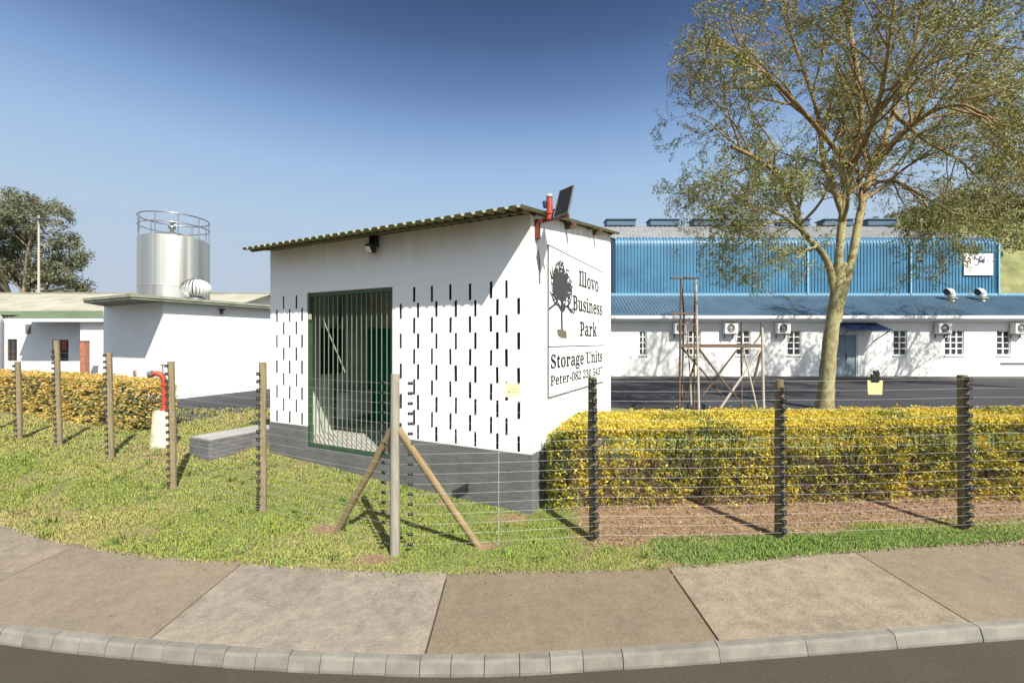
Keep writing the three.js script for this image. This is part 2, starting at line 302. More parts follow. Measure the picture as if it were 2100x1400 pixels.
{ // asphalt yard behind, planar
  const pts = [[-8.75, 11.0], [-7.35, 14.3], [-6.2, 17], [3, 13.9], [6, 12.2], [9, 10.6], [14, 10.1], [60, 10.1], [60, 24.4], [12, 24.4], [4, 30], [-50, 38], [-50, 22], [-18, 15.1]];
  const put = (pts2, dy) => { const g = new THREE.ShapeGeometry(poly(pts2)).rotateX(-Math.PI / 2); const p = g.attributes.position; for (let i = 0; i < p.count; i++) p.setY(i, .4 + .0107 * (-p.getZ(i) - 10) + dy); g.computeVertexNormals(); return muv(g); };
  const t = tex(1024, 1024, (u, v) => { const k = .62 + .6 * fbm(u * 6, v * 6, 91, 5, 6) + .25 * (fbm(u * 90, v * 90, 92, 2, 90) - .5); return [k * .85, k * .85, k * .88]; });
  struct('asphalt_yard', put(pts, .016), std({ color: lin(.036, .036, .041), map: rep(t, 9), roughness: .9 }), 'dark asphalt yard between the buildings');
  struct('apron', put([[3, 23.1], [60, 23.1], [60, 24.55], [3, 24.55]], .03), std({ color: lin(.11, .1, .085), map: rep(t, 4), roughness: .95 }), 'greyer strip of ground at the foot of the long white wall');
}

// ------------------------------------------------------------------ guardhouse (white kiosk with gate)
const gateX0 = -4.53, gateX1 = -2.476, gh = thing('white_kiosk', 'white slotted brick kiosk with dark plinth, green gate and sloping corrugated roof', 'building', [.26, 0, -6.1], -27.1 * Math.PI / 180);
const ghToWorld = (x, y, z) => V(x, y, z).applyEuler(gh.rotation).add(gh.position);
{
  const L = 5.57, D = 4.24, PT = .945, WT = 4.25, slope = .149, floorY = .57;
  // front wall with its open vertical joints
  const s = poly([[-L, PT], [gateX0, PT], [gateX0, 3.39], [gateX1, 3.39], [gateX1, PT], [0, PT], [0, WT], [-L, WT]]);
  const slotW = .041, A = [5.172, 4.81, 2.03, 1.682, 1.336, .987, .632, .379], B = [5.37, 5.0, 4.655, 2.303, 1.952, 1.597, 1.238, .895, .528, .187];
  const slot = (x, top) => { const w = slotW / 2 * rr(.85, 1.15), j = rr(-.004, .004), t = top + rr(-.008, .008), b = Math.max(PT + .018, top - .245 + rr(-.008, .008)); const p = new THREE.Path(); p.moveTo(x - w + j, t - .01); p.lineTo(x - w, b); p.lineTo(x + w, b + .004); p.lineTo(x + w + j, t); p.closePath(); s.holes.push(p); };
  for (const x of A) for (const t of [3.36, 2.875, 2.39, 1.905, 1.42]) slot(-x, t);
  for (const x of B) for (const t of [3.115, 2.63, 2.145, 1.66, 1.19]) slot(-x, t);
  const fg = new THREE.ExtrudeGeometry(s, { depth: .11, bevelEnabled: false }); fg.translate(0, 0, -.11);
  const facadeT = tex(1024, 640, (u, v) => {
    const x = u * 5.57, y = v * 3.31; let k = .85 + .05 * (fbm(x * 1.5, y * 1.5, 101, 4) - .5) + .03 * (fbm(x * 14, y * 14, 102, 2) - .5);
    const streak = fbm(x * 5, y * .5, 103, 4), top = sst(.75, .0, 3.31 - y) * (.25 + .9 * streak) * .75;
    const foot = sst(.35, 0, y) * fbm(x * 3, y * 4, 104, 3) * .14, st = clamp(top + foot);
    const c = fbm(x * 2, y * 22, 105, 2) * .02;
    return [(k - c) * (1 - .3 * st), (k - c) * (1 - .4 * st), (k - c) * (1 - .56 * st)];
  });
  const fm = muv(fg); { const uv = fm.attributes.uv, p = fm.attributes.position, n = fm.attributes.normal; for (let i = 0; i < uv.count; i++) if (Math.abs(n.getZ(i)) > .5) uv.setXY(i, (p.getX(i) + L) / L, (p.getY(i) - PT) / (WT - PT)); else uv.setXY(i, .5, .5); }
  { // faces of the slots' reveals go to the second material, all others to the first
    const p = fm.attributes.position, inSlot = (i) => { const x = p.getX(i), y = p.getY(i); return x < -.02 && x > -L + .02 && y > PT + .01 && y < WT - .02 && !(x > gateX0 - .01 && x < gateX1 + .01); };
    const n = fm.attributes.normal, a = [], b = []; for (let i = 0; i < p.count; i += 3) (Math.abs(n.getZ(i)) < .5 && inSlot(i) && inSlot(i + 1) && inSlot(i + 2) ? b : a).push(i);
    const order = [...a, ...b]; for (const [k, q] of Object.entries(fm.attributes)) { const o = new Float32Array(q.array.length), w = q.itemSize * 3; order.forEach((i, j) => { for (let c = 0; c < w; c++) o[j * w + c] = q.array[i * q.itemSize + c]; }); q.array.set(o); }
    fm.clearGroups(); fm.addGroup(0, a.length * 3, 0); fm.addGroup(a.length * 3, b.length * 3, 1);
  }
  facadeT.wrapS = facadeT.wrapT = THREE.ClampToEdgeWrapping;
  mesh('front_wall', fm, [std({ map: facadeT, roughness: .88, bumpMap: (() => { const t = rep(brickB, 1.125 / L, 1.2 / 3.3); return t; })(), bumpScale: .0008 }), std({ color: lin(.022, .02, .018), roughness: .95 })], gh);  // second material: near-black reveals, the slots' shade put into their colour
  // side walls and rear wall; tops follow the roof
  const side = poly([[0, PT], [D, PT], [D, WT + slope * D], [0.11, WT + slope * .11], [.11, WT], [0.11, PT]]);
  const sideG = (x) => { const g = new THREE.ExtrudeGeometry(poly([[.112, PT], [D, PT], [D, WT + slope * D], [.112, WT + slope * .112]]), { depth: .11, bevelEnabled: false }); g.rotateY(Math.PI / 2); g.translate(x, 0, 0); return muv(g); };
  const sideT = tex(1024, 640, (u, v) => {
    const z = u * D, y = v * 4, topY = 3.3 + slope * z, k = .86 + .04 * (fbm(z * 1.5, y * 1.5, 111, 4) - .5) + .025 * (fbm(z * 14, y * 14, 112, 2) - .5);
    const st = clamp(sst(.9, 0, topY - y) * sst(.35, .75, fbm(z * 7, y * .4, 113, 4)) * .5 + sst(.4, 0, y) * fbm(z * 3, y * 4, 114, 3) * .14);
    return [k * (1 - .3 * st), k * (1 - .38 * st), k * (1 - .5 * st)];
  }); sideT.wrapS = sideT.wrapT = THREE.ClampToEdgeWrapping;
  const sw = sideG(-.11); { const uv = sw.attributes.uv, p = sw.attributes.position; for (let i = 0; i < uv.count; i++) uv.setXY(i, -p.getZ(i) / D, (p.getY(i) - PT) / 4); }
  mesh('side_wall', sw, std({ map: sideT, roughness: .88, bumpMap: rep(brickB, 1.125 / D, 1.2 / 4), bumpScale: .0008 }), gh);
  mesh('side_wall', sideG(-L), M.white, gh);
  mesh('rear_wall', ext(-L + .112, -.112, PT, WT + slope * (D - .12), -D, -D + .11), M.white, gh);
  // inner rooms: gate recess with its own walls
  mesh('inner_wall', ext(-L + .112, -.6, floorY, 4.3, -2.52, -2.4), M.interior, gh);
  mesh('inner_wall', ext(-L + .112, -L + .15, floorY, 4.3, -2.39, -.115), M.interior, gh);
  mesh('inner_wall', ext(-1.9, -1.8, floorY, 4.3, -2.39, -.115), M.interior, gh);
  mesh('floor', ext(-L + .15, -.115, .3, floorY, -D + .115, -.165), M.floorTile, gh);
  // plinth, proud of the wall
  const pl = [ext(-L - .012, gateX0, -.1, PT + .002, -.16, .014), ext(gateX1, .014, -.1, PT + .002, -.16, .014), ext(gateX0 + .001, gateX1 - .001, -.1, floorY - .004, -.16, .010), ext(-.11, .014, -.1, PT + .002, -D, -.162), ext(-L - .012, -L + .11, -.1, PT + .002, -D, -.162), ext(-L + .112, -.112, -.1, PT + .002, -D, -D + .11)];
  mesh('plinth', pl, M.plinth, gh);
  mesh('sill', ext(gateX0 - .02, gateX1 + .02, floorY - .05, floorY - .002, -.1, .02), M.midGrey, gh);
  // roof: ribbed sheets on purlins
  const ry = (z) => 4.285 - slope * z;
  mesh('roof', sheet([[.62, ry(.62)], [-1.5, ry(-1.5)], [-3, ry(-3)], [-4.5, ry(-4.5)]].reverse(), -L - .03, .15, .165, .034), M.roofGreen, gh);
  for (const z of [.34, -.06, -1.3, -2.6, -4.1]) mesh('purlin', box(L + (z > -.5 ? .06 : .16), .05, .07, -L / 2 + (z > -.5 ? 0 : .06), ry(z) - .03, z, Math.atan(slope)), M.timber, gh);
  for (const v of [1.35, 2.9]) mesh('rafter_end', box(.24, .09, .05, .06, ry(-v) - .1, -v), M.timber, gh);
  // gate: frame, bars, rails and a diagonal brace
  const gt = new THREE.Group(); gt.name = 'gate'; gt.position.set(0, 0, -.05); gh.add(gt);
  const gw = gateX1 - gateX0, gTop = 3.37;
  mesh('gate_frame', [ext(gateX0 + .005, gateX0 + .06, floorY + .01, gTop, -.03, .03), ext(gateX1 - .05, gateX1 - .005, floorY + .01, gTop, -.03, .03), ext(gateX0 + .061, gateX1 - .051, gTop - .05, gTop, -.025, .025), ext(gateX0 + .061, gateX1 - .051, floorY + .01, floorY + .07, -.025, .025)], M.gateDark, gt);
  for (let k = 0; k < 16; k++) { const x = gateX0 + .06 + (gw - .11) * (k + 1) / 17; mesh('gate_bar', bar(V(x, floorY + .05, 0), V(x, gTop - .03, 0), .009, 6), M.gateGreen, gt); }
  mesh('gate_brace', bar(V(gateX0 + .25, 3.05, -.03), V(gateX0 + .9, 1.95, -.03), .012, 6), M.gateGreen, gt);
  mesh('gate_lock', ext(gateX0 + .02, gateX0 + .11, 2.9, 3.0, .031, .045), M.paleSteel, gt);
  // seen through the gate: dark panel, pipe, grey cabinet, green door
  mesh('distribution_panel', ext(-L + .152, -L + .2, 1.8, 2.78, -1.64, -1.02, .01), M.black, gh);
  mesh('grey_cabinet', ext(-L + .152, -L + .4, .8, 1.38, -2.3, -1.42, .015), std({ color: lin(.42, .44, .46), roughness: .6 }), gh);
  mesh('drain_pipe', tube([V(-L + .24, floorY, -1.33), V(-L + .24, 1.9, -1.33), V(-L + .24, 2.3, -1.39), V(-L + .24, 2.8, -1.4), V(-L + .24, 3.1, -1.52), V(-L + .24, 3.9, -1.56)], .026, 8), M.black, gh);
  const dr = mesh('inner_door', ext(-L + .2, -L + 1.05, floorY + .02, 2.8, -2.397, -2.35, .008), M.doorGreen, gh);
  mesh('handle', ext(-L + .95, -L + .99, 1.55, 1.7, -2.349, -2.33), M.darkGrey, dr);
}
{ // two boards on the side wall
  const W = 3.03, pxm = 330;
  const board = (h, draw) => {
    const c = document.createElement('canvas'); c.width = Math.round(W * pxm); c.height = Math.round(h * pxm); const g = c.getContext('2d');
    g.fillStyle = '#eeeeec'; g.fillRect(0, 0, c.width, c.height); draw(g, c.width, c.height);
    for (let i = 0; i < 260; i++) { g.fillStyle = `rgba(120,110,90,${rr(.01, .05)})`; g.fillRect(rnd() * c.width, rnd() * c.height, rr(1, 3), rr(4, 40)); }
    const t = new THREE.CanvasTexture(c); t.colorSpace = THREE.SRGBColorSpace; return t;
  };
  const text = (g, str, x0, x1, base, cap) => { // fit a line between x0 and x1 (metres), cap height in metres
    g.save(); g.font = 'bold 200px serif'; const w = g.measureText(str).width, capPx = 200 * .715;
    g.translate(x0 * pxm, base * pxm); g.scale((x1 - x0) * pxm / w, cap * pxm / capPx); g.fillText(str, 0, 0); g.strokeStyle = g.fillStyle; g.lineWidth = 7; g.lineJoin = 'round'; g.strokeText(str, 0, 0); g.restore();
  };
  const mk = (name, label, y0, y1, t) => {
    const o = thing(name, label, 'sign', [gh.position.x, 0, gh.position.z], gh.rotation.y), h = y1 - y0;
    const g = new THREE.PlaneGeometry(W, h).rotateY(Math.PI / 2).translate(.0205, (y0 + y1) / 2, -.59 - W / 2);
    mesh('board', ext(.001, .02, y0, y1, -.59, -.59 - W), M.plainWhite, o);
    mesh('lettering', g, std({ map: t, roughness: .55 }), o);
    const e = .012;
    mesh('frame', [ext(.002, .026, y0 - e, y0, -.58, -.6 - W), ext(.002, .026, y0, y1, -.578, -.59 + .001), ext(.002, .026, y1, y1 + e, -.58, -.6 - W)], M.midGrey, o);
  };
  const up = board(1.5, (g, w, h) => {
    const top = 3.93, Y = (y) => top - y; // y in metres, from the board's top
    g.fillStyle = '#1d1c22';
    text(g, 'Illovo', 1.38, 2.64, Y(3.49), .26); text(g, 'Business', 1.06, 2.9, Y(3.04), .25); text(g, 'Park', 1.44, 2.5, Y(2.6), .25);
    // tree emblem
    const cx = .43, cy = Y(3.37); g.save(); g.scale(1.26, 1); g.fillStyle = '#3c4140'; g.strokeStyle = '#33373a'; g.lineCap = 'round';
    const blob = (x, y, r) => { g.beginPath(); g.arc(x * pxm, y * pxm, r * pxm, 0, 7); g.fill(); };
    blob(cx, cy, .24);
    for (let i = 0; i < 46; i++) { const a = rr(0, 6.28), q = rr(.16, .3); blob(cx + Math.cos(a) * q, cy + Math.sin(a) * q * .95, rr(.02, .065)); }
    const st = (pts, wd) => { g.lineWidth = wd * pxm; g.beginPath(); pts.forEach(([x, y], i) => i ? g.lineTo(x * pxm, y * pxm) : g.moveTo(x * pxm, y * pxm)); g.stroke(); };
    for (let i = 0; i < 34; i++) { const a = rr(0, 6.28), q = .27, x = cx + Math.cos(a) * q, y = cy + Math.sin(a) * q, b = a + rr(-.8, .8); st([[x, y], [x + Math.cos(b) * .08, y + Math.sin(b) * .08], [x + Math.cos(b + .7) * .15, y + Math.sin(b + .7) * .14]], .028); }
    for (const k of [-1, -.5, .45, 1]) st([[cx, Y(2.97)], [cx + k * .12, Y(3.06)], [cx + k * .26, Y(3.1)], [cx + k * .34, Y(3.2)]], .035);
    for (const k of [-.42, .36, .46]) st([[cx + k * .5, Y(3.08)], [cx + k, Y(2.98)], [cx + k * 1.1, Y(3.04)]], .035);
    st([[cx, Y(3.2)], [cx, Y(2.95)], [cx + .005, Y(2.7)]], .07); g.fillStyle = '#6a6350';
    for (let i = 0; i < 22; i++) blob(cx + rr(-.16, .16), Y(2.64) + rr(-.07, .07), rr(.03, .05)); g.restore();
  });
  mk('sign_board', 'upper white board with black tree emblem and Illovo Business Park lettering', 2.43, 3.93, up);
  const lo = board(.74, (g) => { const Y = (y) => 2.415 - y; g.fillStyle = '#1d1c22'; text(g, 'Storage Units', .07, 2.92, Y(2.09), .21); text(g, 'Peter-082 230 5437', .06, 2.93, Y(1.83), .15); });
  mk('sign_board', 'lower white board lettered Storage Units with a telephone number', 1.675, 2.415, lo);
}
{ // floodlight under the eave above the gate
  const o = thing('floodlight', 'small black floodlight on a bracket under the corrugated eave', 'lamp', ghToWorld(-2.82, 4.07, .02).toArray(), gh.rotation.y);
  mesh('bracket', [ext(-.05, -.03, -.02, .15, 0, .1), ext(.05, .07, -.02, .15, 0, .1), ext(-.05, .07, .14, .16, 0, .1)], M.black, o);
  mesh('housing', box(.17, .15, .09, .01, -.05, .12, .5, -.25, 0, .015), M.black, o);
  mesh('lens', box(.125, .105, .012, -.002, -.075, .163, .5, -.25, 0), M.lens, o);
}
{ // red bracket with a black panel at the roof corner
  const o = thing('solar_bracket', 'black tilted panel on a red steel bracket at the kiosk roof corner', 'bracket', ghToWorld(0, 4.17, -.16).toArray(), gh.rotation.y);
  mesh('arm', [beam(V(-.03, 0, 0), V(.5, .03, .03), .05), box(.05, .26, .09, .028, -.1, 0)], M.redDark, o);
  mesh('post', [tube([V(.22, .0, .03), V(.225, .1, .03), V(.22, .3, .03)], [.055, .045, .042], 12), tube([V(.22, .08, .03), V(.22, .12, .03)], .062, 12)], M.red, o);
  mesh('cap', lathe([[0, .06], [.03, .055], [.045, .03], [.045, 0], [0, 0]], 12).translate(.22, .3, .03), M.paleSteel, o);
  mesh('clamp', box(.05, .09, .07, .155, .22, .03, 0, 0, .1, .01), M.blueDark, o);
  const X = V(.2, .035, .03).normalize(), Y = V(.045, .46, -.3); Y.addScaledVector(X, -X.dot(Y)).normalize(); const B = new THREE.Matrix4().makeBasis(X, Y, V(0, 0, 0).crossVectors(X, Y)).setPosition(.45, .2, .08), on = (g) => muv(g.applyMatrix4(B));
  mesh('panel', on(new RoundedBoxGeometry(.21, .55, .022, 1, .004)), M.black, o);
  mesh('panel_frame', [on(box(.008, .566, .03, .11)), on(box(.008, .566, .03, -.11)), on(box(.21, .008, .03, 0, .28)), on(box(.21, .008, .03, 0, -.28))], M.midGrey, o);
  mesh('strut', bar(V(.24, .12, .03), V(.43, .14, .05), .018), M.darkGrey, o);
  mesh('conduit', tube([V(.03, -.2, 0), V(.03, -.42, -.02), V(.02, -.55, -.09), V(.02, -.85, -.1)], .012, 6), M.midGrey, o);
}

// ------------------------------------------------------------------ fence
const fencePosts = [[-13.6, 10.75, 2.0], [-12.0, 10.1, 2.0], [-10.55, 9.53, 1.68], [-9.26, 9.1, 2.15], [-7.53, 8.35, 1.98], [-5.33, 7.0, 2.0], [-3.49, 6.22, 2.08], [-1.32, 5.01, 2.03], [.99, 5.365, 1.97], [3.28, 5.445, 1.93], [5.78, 5.685, 1.97], [8.25, 5.95, 1.95], [10.8, 6.3, 1.95]];
{
  const f = thing('electric_fence', 'many-stranded wire fence on timber posts with black insulators along the lawn', 'fence');
  const n = fencePosts.length, road = fencePosts.map((p, i) => { // unit vector to the road side
    const a = fencePosts[Math.max(0, i - 1)], b = fencePosts[Math.min(n - 1, i + 1)], dx = b[0] - a[0], dz = b[1] - a[1], l = Math.hypot(dx, dz); return [dz / l, -dx / l];
  });
  const insG = lathe([[.006, -.03], [.02, -.028], [.027, -.014], [.02, -.004], [.02, .004], [.027, .014], [.02, .028], [.006, .03]], 8), K = 17, wy = (k) => .1 + .114 * k;
  const strand = Array.from({ length: K }, () => []);
  fencePosts.forEach(([x, z, h], i) => {
    const y = H(x, z), [rx, rz] = road[i], st = i === 7, r = st ? .052 : i > 7 ? .056 : .052, lean = st ? 0 : rr(-.03, .03) + (i < 6 ? -.05 : 0);
    const pts = []; for (let q = 0; q <= 6; q++) pts.push(V(lean * (q / 6) + rr(-.004, .004), -.25 + (h + .25) * q / 6, rr(-.004, .004)));
    const p = mesh(st ? 'strainer_post' : 'fence_post', tube(pts, pts.map((_, q) => r * (1.06 - .02 * q) * rr(.97, 1.03)), 10), st ? M.strainer : i > 7 ? M.postDark : M.post, f); p.position.set(x, y, -z);
    for (let k = 0; k < K; k++) {
      const t = wy(k) / h, ox = lean * t;
      if (!st) {
        if (wy(k) > h - .03) continue;
        const b = mesh('insulator', insG, M.black, p); b.position.set(ox + rx * (r + .012), wy(k) + rr(-.006, .006), -rz * (r + .012)); b.rotation.set(rr(-.2, .2), 0, rr(-.15, .15)); b.scale.set(i > 7 ? 1.7 : 1.15, i > 7 ? .95 : .8, i > 7 ? 1.7 : 1.15);
        strand[k].push(V(x + ox + rx * (r + .035), y + wy(k), -(z + rz * (r + .035))));
      } else {
        const L0 = fencePosts[i - 1], R0 = fencePosts[i + 1];
        for (const q of [L0, R0]) { // strain insulators on both sides of the corner post
          const dx = q[0] - x, dz = q[1] - z, l = Math.hypot(dx, dz), b = mesh('insulator', insG, M.black, p);
          b.position.set(dx / l * .17, wy(k), -dz / l * .17); b.rotation.set(0, Math.atan2(dz, dx), Math.PI / 2); b.rotation.order = 'YXZ'; b.scale.set(.75, 1, .75);
        }
        strand[k].push(V(x, y + wy(k), -z));
      }
    }
  });
  for (const pts of strand) if (pts.length > 1) {
    const fine = []; pts.forEach((p, i) => { if (i) { const a = pts[i - 1]; for (const t of [.25, .5, .75]) { const q = a.clone().lerp(p, t); q.y -= .012 * 4 * t * (1 - t); fine.push(q); } } fine.push(p); });
    mesh('wire', tube(fine, .0011, 5), M.wire, f);
  }
  // braces of the corner post and one dropper
  const by = H(-1.32, 5.01);
  for (const [gx, gz] of [[-.32, 5.235], [-2.28, 5.66]]) {
    const a = V(-1.32 + (gx + 1.32) * .03, by + 1.42, -(5.01 + (gz - 5.01) * .05)), b = V(gx, H(gx, gz) - .12, -gz), pts = []; for (let q = 0; q <= 5; q++) pts.push(a.clone().lerp(b, q / 5).add(V(rr(-.006, .006), 0, rr(-.006, .006))));
    mesh('brace_pole', tube(pts, pts.map(() => .042 * rr(.95, 1.05)), 10), M.brace, f);
  }
  mesh('dropper', bar(V(-.155, .14, -5.16), V(-.155, 1.98, -5.16), .0035, 5), M.wire, f);
}
{ // warning plates hung on the wires
  const plate = (label, p, turn, w, h, notch, holder) => {
    const o = thing('warning_plate', label, 'sign', p.toArray(), turn);
    const c = document.createElement('canvas'); c.width = 128; c.height = 128; const g = c.getContext('2d'); g.fillStyle = notch ? '#e8d98f' : '#f3d79a'; g.fillRect(0, 0, 128, 128);
    g.fillStyle = notch ? '#c9a95c' : '#a4742d'; for (const [y, x0, x1] of [[48, 26, 112], [78, 58, 108]]) for (let x = x0; x < x1; x += 13) g.fillRect(x, y + rr(-2, 2), rr(6, 11), rr(9, 14)); g.fillRect(24, 72, 18, 22);
    const t = new THREE.CanvasTexture(c); t.colorSpace = THREE.SRGBColorSpace;
    const s = notch ? poly([[-w / 2, h / 2], [-w / 2 + .008, -h / 2], [w / 2 - .008, -h / 2], [w / 2, h / 2], [w / 2 - .045, h / 2], [w / 2 - .05, h / 2 - .03], [-w / 2 + .05, h / 2 - .03], [-w / 2 + .045, h / 2]]) : poly([[-w / 2, h / 2], [-w / 2 + .005, -h / 2], [w / 2, -h / 2 + .01], [w / 2, h / 2 - .012]]);
    const gg = new THREE.ExtrudeGeometry(s, { depth: .003, bevelEnabled: false }), uv = gg.attributes.uv, q = gg.attributes.position; for (let i = 0; i < uv.count; i++) uv.setXY(i, q.getX(i) / w + .5, q.getY(i) / h + .5);
    mesh('plate', gg, std({ map: t, roughness: .6 }), o);
    if (holder) mesh('clip', [box(.1, .1, .03, 0, h / 2 + .03, 0, 0, 0, 0, .01), box(.07, .07, .035, .015, h / 2 + .095, 0, 0, 0, .3, .015)], M.black, o);
    else mesh('clip', [box(.012, .03, .01, -w / 2 + .02, h / 2 + .004, .002), box(.012, .03, .01, w / 2 - .02, h / 2 - .008, .002)], M.darkGrey, o);
  };
  plate('small yellow warning plate hung on the wires before the slotted wall', V(.006, 1.935, -5.2), .12, .18, .165, false, false);
  plate('yellow notched warning plate with black clip hung over the long hedge', V(4.5, 1.93, -5.51), -.1, .175, .175, true, true);
}

// ------------------------------------------------------------------ leaves and blades
class Leaves {
  constructor() { this.p = []; this.n = []; this.c = []; }
  leaf(x, y, z, ax, ay, az, size, wide, col, droop = 0) { // a folded diamond along direction a
    const l = Math.hypot(ax, ay, az) || 1; ax /= l; ay /= l; az /= l;
    let bx = rnd() - .5, by = rnd() - .5, bz = rnd() - .5; let cx = ay * bz - az * by, cy = az * bx - ax * bz, cz = ax * by - ay * bx; const m = Math.hypot(cx, cy, cz) || 1; cx /= m; cy /= m; cz /= m;
    const nx = ay * cz - az * cy, ny = az * cx - ax * cz, nz = ax * cy - ay * cx, h = size * .5, w = wide * .5;
    const A = [x - ax * h, y - ay * h, z - az * h], B = [x + cx * w, y + cy * w, z + cz * w], C = [x + ax * h, y + ay * h - droop * size, z + az * h], D = [x - cx * w, y - cy * w, z - cz * w];
    this.p.push(...A, ...B, ...C, ...A, ...C, ...D);
    for (let k = 0; k < 6; k++) { this.n.push(-nx, -ny, -nz); this.c.push(col[0], col[1], col[2]); }
  }
  blade(x, y, z, h, w, lean, az, col) {
    let dx = Math.cos(az), dz = Math.sin(az); const tx = x - dz * lean, tz = z + dx * lean;
    // wind the blade so that its face looks up, and shade it a little softer than its plane
    let nx = 0 * (tz - z) - dz * h, ny = dz * (tx - x) - dx * (tz - z), nz = dx * h; if (ny < 0) { dx = -dx; dz = -dz; nx = -nx; ny = -ny; nz = -nz; }
    this.p.push(x - dx * w, y, z - dz * w, x + dx * w, y, z + dz * w, tx, y + h, tz);
    const l0 = Math.hypot(nx, ny, nz) || 1; nx /= l0; ny = ny / l0 + .7; nz /= l0; const l = Math.hypot(nx, ny, nz); nx /= l; ny /= l; nz /= l;
    for (let k = 0; k < 3; k++) { this.n.push(nx, ny, nz); const f = k === 2 ? 1.12 : .85; this.c.push(col[0] * f, col[1] * f, col[2] * f); }
  }
  geo() {
    const g = new THREE.BufferGeometry(); g.setAttribute('position', new THREE.Float32BufferAttribute(this.p, 3)); g.setAttribute('normal', new THREE.Float32BufferAttribute(this.n, 3));
    g.setAttribute('color', new THREE.Float32BufferAttribute(this.c, 3)); g.setAttribute('uv', new THREE.Float32BufferAttribute(new Float32Array(this.p.length / 3 * 2), 2)); return g;
  }
}
const leafMat = new THREE.MeshPhysicalMaterial({ vertexColors: true, side: THREE.DoubleSide, roughness: .65, transmission: .25, thickness: 0 });
const grassMat = new THREE.MeshStandardMaterial({ vertexColors: true, side: THREE.DoubleSide, roughness: .8 });
{ // lawn blades
  const L = new Leaves();
  const inKiosk = (x, z) => { const q = V(x, 0, -z).sub(gh.position).applyAxisAngle(V(0, 1, 0), -gh.rotation.y); return q.x > -5.6 && q.x < .03 && q.z > -4.3 && q.z < .03; };
  const sow = (x0, x1, z0, z1, dens, hs) => {
    const n = Math.round((x1 - x0) * (z1 - z0) * dens);
    for (let i = 0; i < n; i++) {
      const x = rr(x0, x1), z = rr(z0, z1), g = grassZ(clamp(x, -16, 16));
      if (z < g + .02 || Math.abs(x) > z * 1.25 + .6 || inKiosk(x, z)) continue;
      const b = bareAt(x, z); if (rnd() < b * .93) continue;
      const d = dryAt(x, z), tuft = fbm(x * 3.2, z * 3.2, 66, 2), lush = sst(1.2, 2.2, x) * sst(6, 5, z);
      const h = hs * rr(.45, 1.1) * (.55 + .8 * tuft) * (1 + .25 * lush), q = rr(0, 1), far = Math.max(1, z / 6);
      let c = [lerp(.185, .29, clamp(d * .85 + q * .28 - .1)), lerp(.245, .275, clamp(d + q * .3 - .15)), lerp(.03, .075, d)];
      if (lush > .3) c = [c[0] * .66, c[1] * .84, c[2]]; if (rnd() < .03 + .07 * d) c = [.36, .27, .14];
      const f = rr(.75, 1.2); L.blade(x, H(x, z) - .004, -z, h, rr(.0045, .008) * far, h * rr(.1, .9), rr(0, 6.28), [c[0] * f, c[1] * f, c[2] * f]);
    }
  };
  sow(-7.9, 7.5, 4.4, 6.2, 7000, .034); sow(-10.8, 1, 6.2, 8.2, 4200, .038); sow(-14.5, -2, 8.2, 11.2, 1900, .046); sow(-14, -6, 11.2, 13.6, 500, .07); sow(2, 9, 8, 11.5, 260, .12);
  const m = mesh('grass', L.geo(), grassMat); m.userData = { kind: 'stuff', label: 'short patchy lawn grass along the pavement', category: 'grass' };
}
{ // weeds and taller tufts scattered over the verge
  const L = new Leaves();
  for (let i = 0; i < 260; i++) {
    const z = rr(4.7, 10), x = rr(-z * 1.1, Math.min(7, z * 1.1)), g = grassZ(clamp(x, -16, 16)); const q = V(x, 0, -z).sub(gh.position).applyAxisAngle(V(0, 1, 0), -gh.rotation.y);
    if (z < g + .03 || (x > .8 && z > 5.4) || (q.x > -5.7 && q.x < .1 && q.z > -4.4 && q.z < .06)) continue;
    const n = Math.floor(rr(10, 34)), r = rr(.03, .12), f = rr(.7, 1.05), weed = rnd() < .3;
    for (let k = 0; k < n; k++) { const a = rr(0, 6.28), d = r * Math.sqrt(rnd()); if (weed) L.leaf(x + Math.cos(a) * d, H(x, z) + rr(.01, .05), -z + Math.sin(a) * d, Math.cos(a), rr(.1, .7), Math.sin(a), rr(.03, .06), rr(.012, .022), [.1 * f, .19 * f, .035 * f]); else L.blade(x + Math.cos(a) * d, H(x, z), -z + Math.sin(a) * d, rr(.05, .13), .006, rr(.01, .08), rr(0, 6.28), [.17 * f, .25 * f, .035 * f]); }
  }
  const m = mesh('weeds', L.geo(), grassMat); m.userData = { kind: 'stuff', label: 'scattered weeds and taller tufts in the lawn', category: 'weeds' };
}
{ // dead leaves and straw on the bare soil under the long hedge
  const L = new Leaves();
  for (let i = 0; i < 9000; i++) { const x = rr(.8, 8), z = rr(5.2, 6.75); const b = bareAt(x, z); if (b < .5) continue; const q = rnd(), c = q < .5 ? [.27, .16, .09] : q < .72 ? [.4, .3, .16] : [.13, .07, .045]; L.leaf(x, H(x, z) + rr(.006, .02), -z, rr(-1, 1), rr(-.12, .12), rr(-1, 1), rr(.02, .06), rr(.006, .018), c); }
  for (let i = 0; i < 900; i++) { const x = rr(-6, 6.5), z = grassZ(x) + .1 - Math.abs(rr(-1, 1) * rr(0, 1)) * rr(.05, 1.1); if (z < kerbZ(x) + .15) continue; L.leaf(x, .1065, -z, rr(-1, 1), rr(-.08, .08), rr(-1, 1), rr(.01, .04), rr(.004, .012), rnd() < .6 ? [.2, .15, .08] : [.1, .07, .045]); }
  const m = mesh('leaf_litter', L.geo(), grassMat); m.userData = { kind: 'stuff', label: 'dry leaf litter on the bare soil and the pavement edge', category: 'leaf litter' };
}
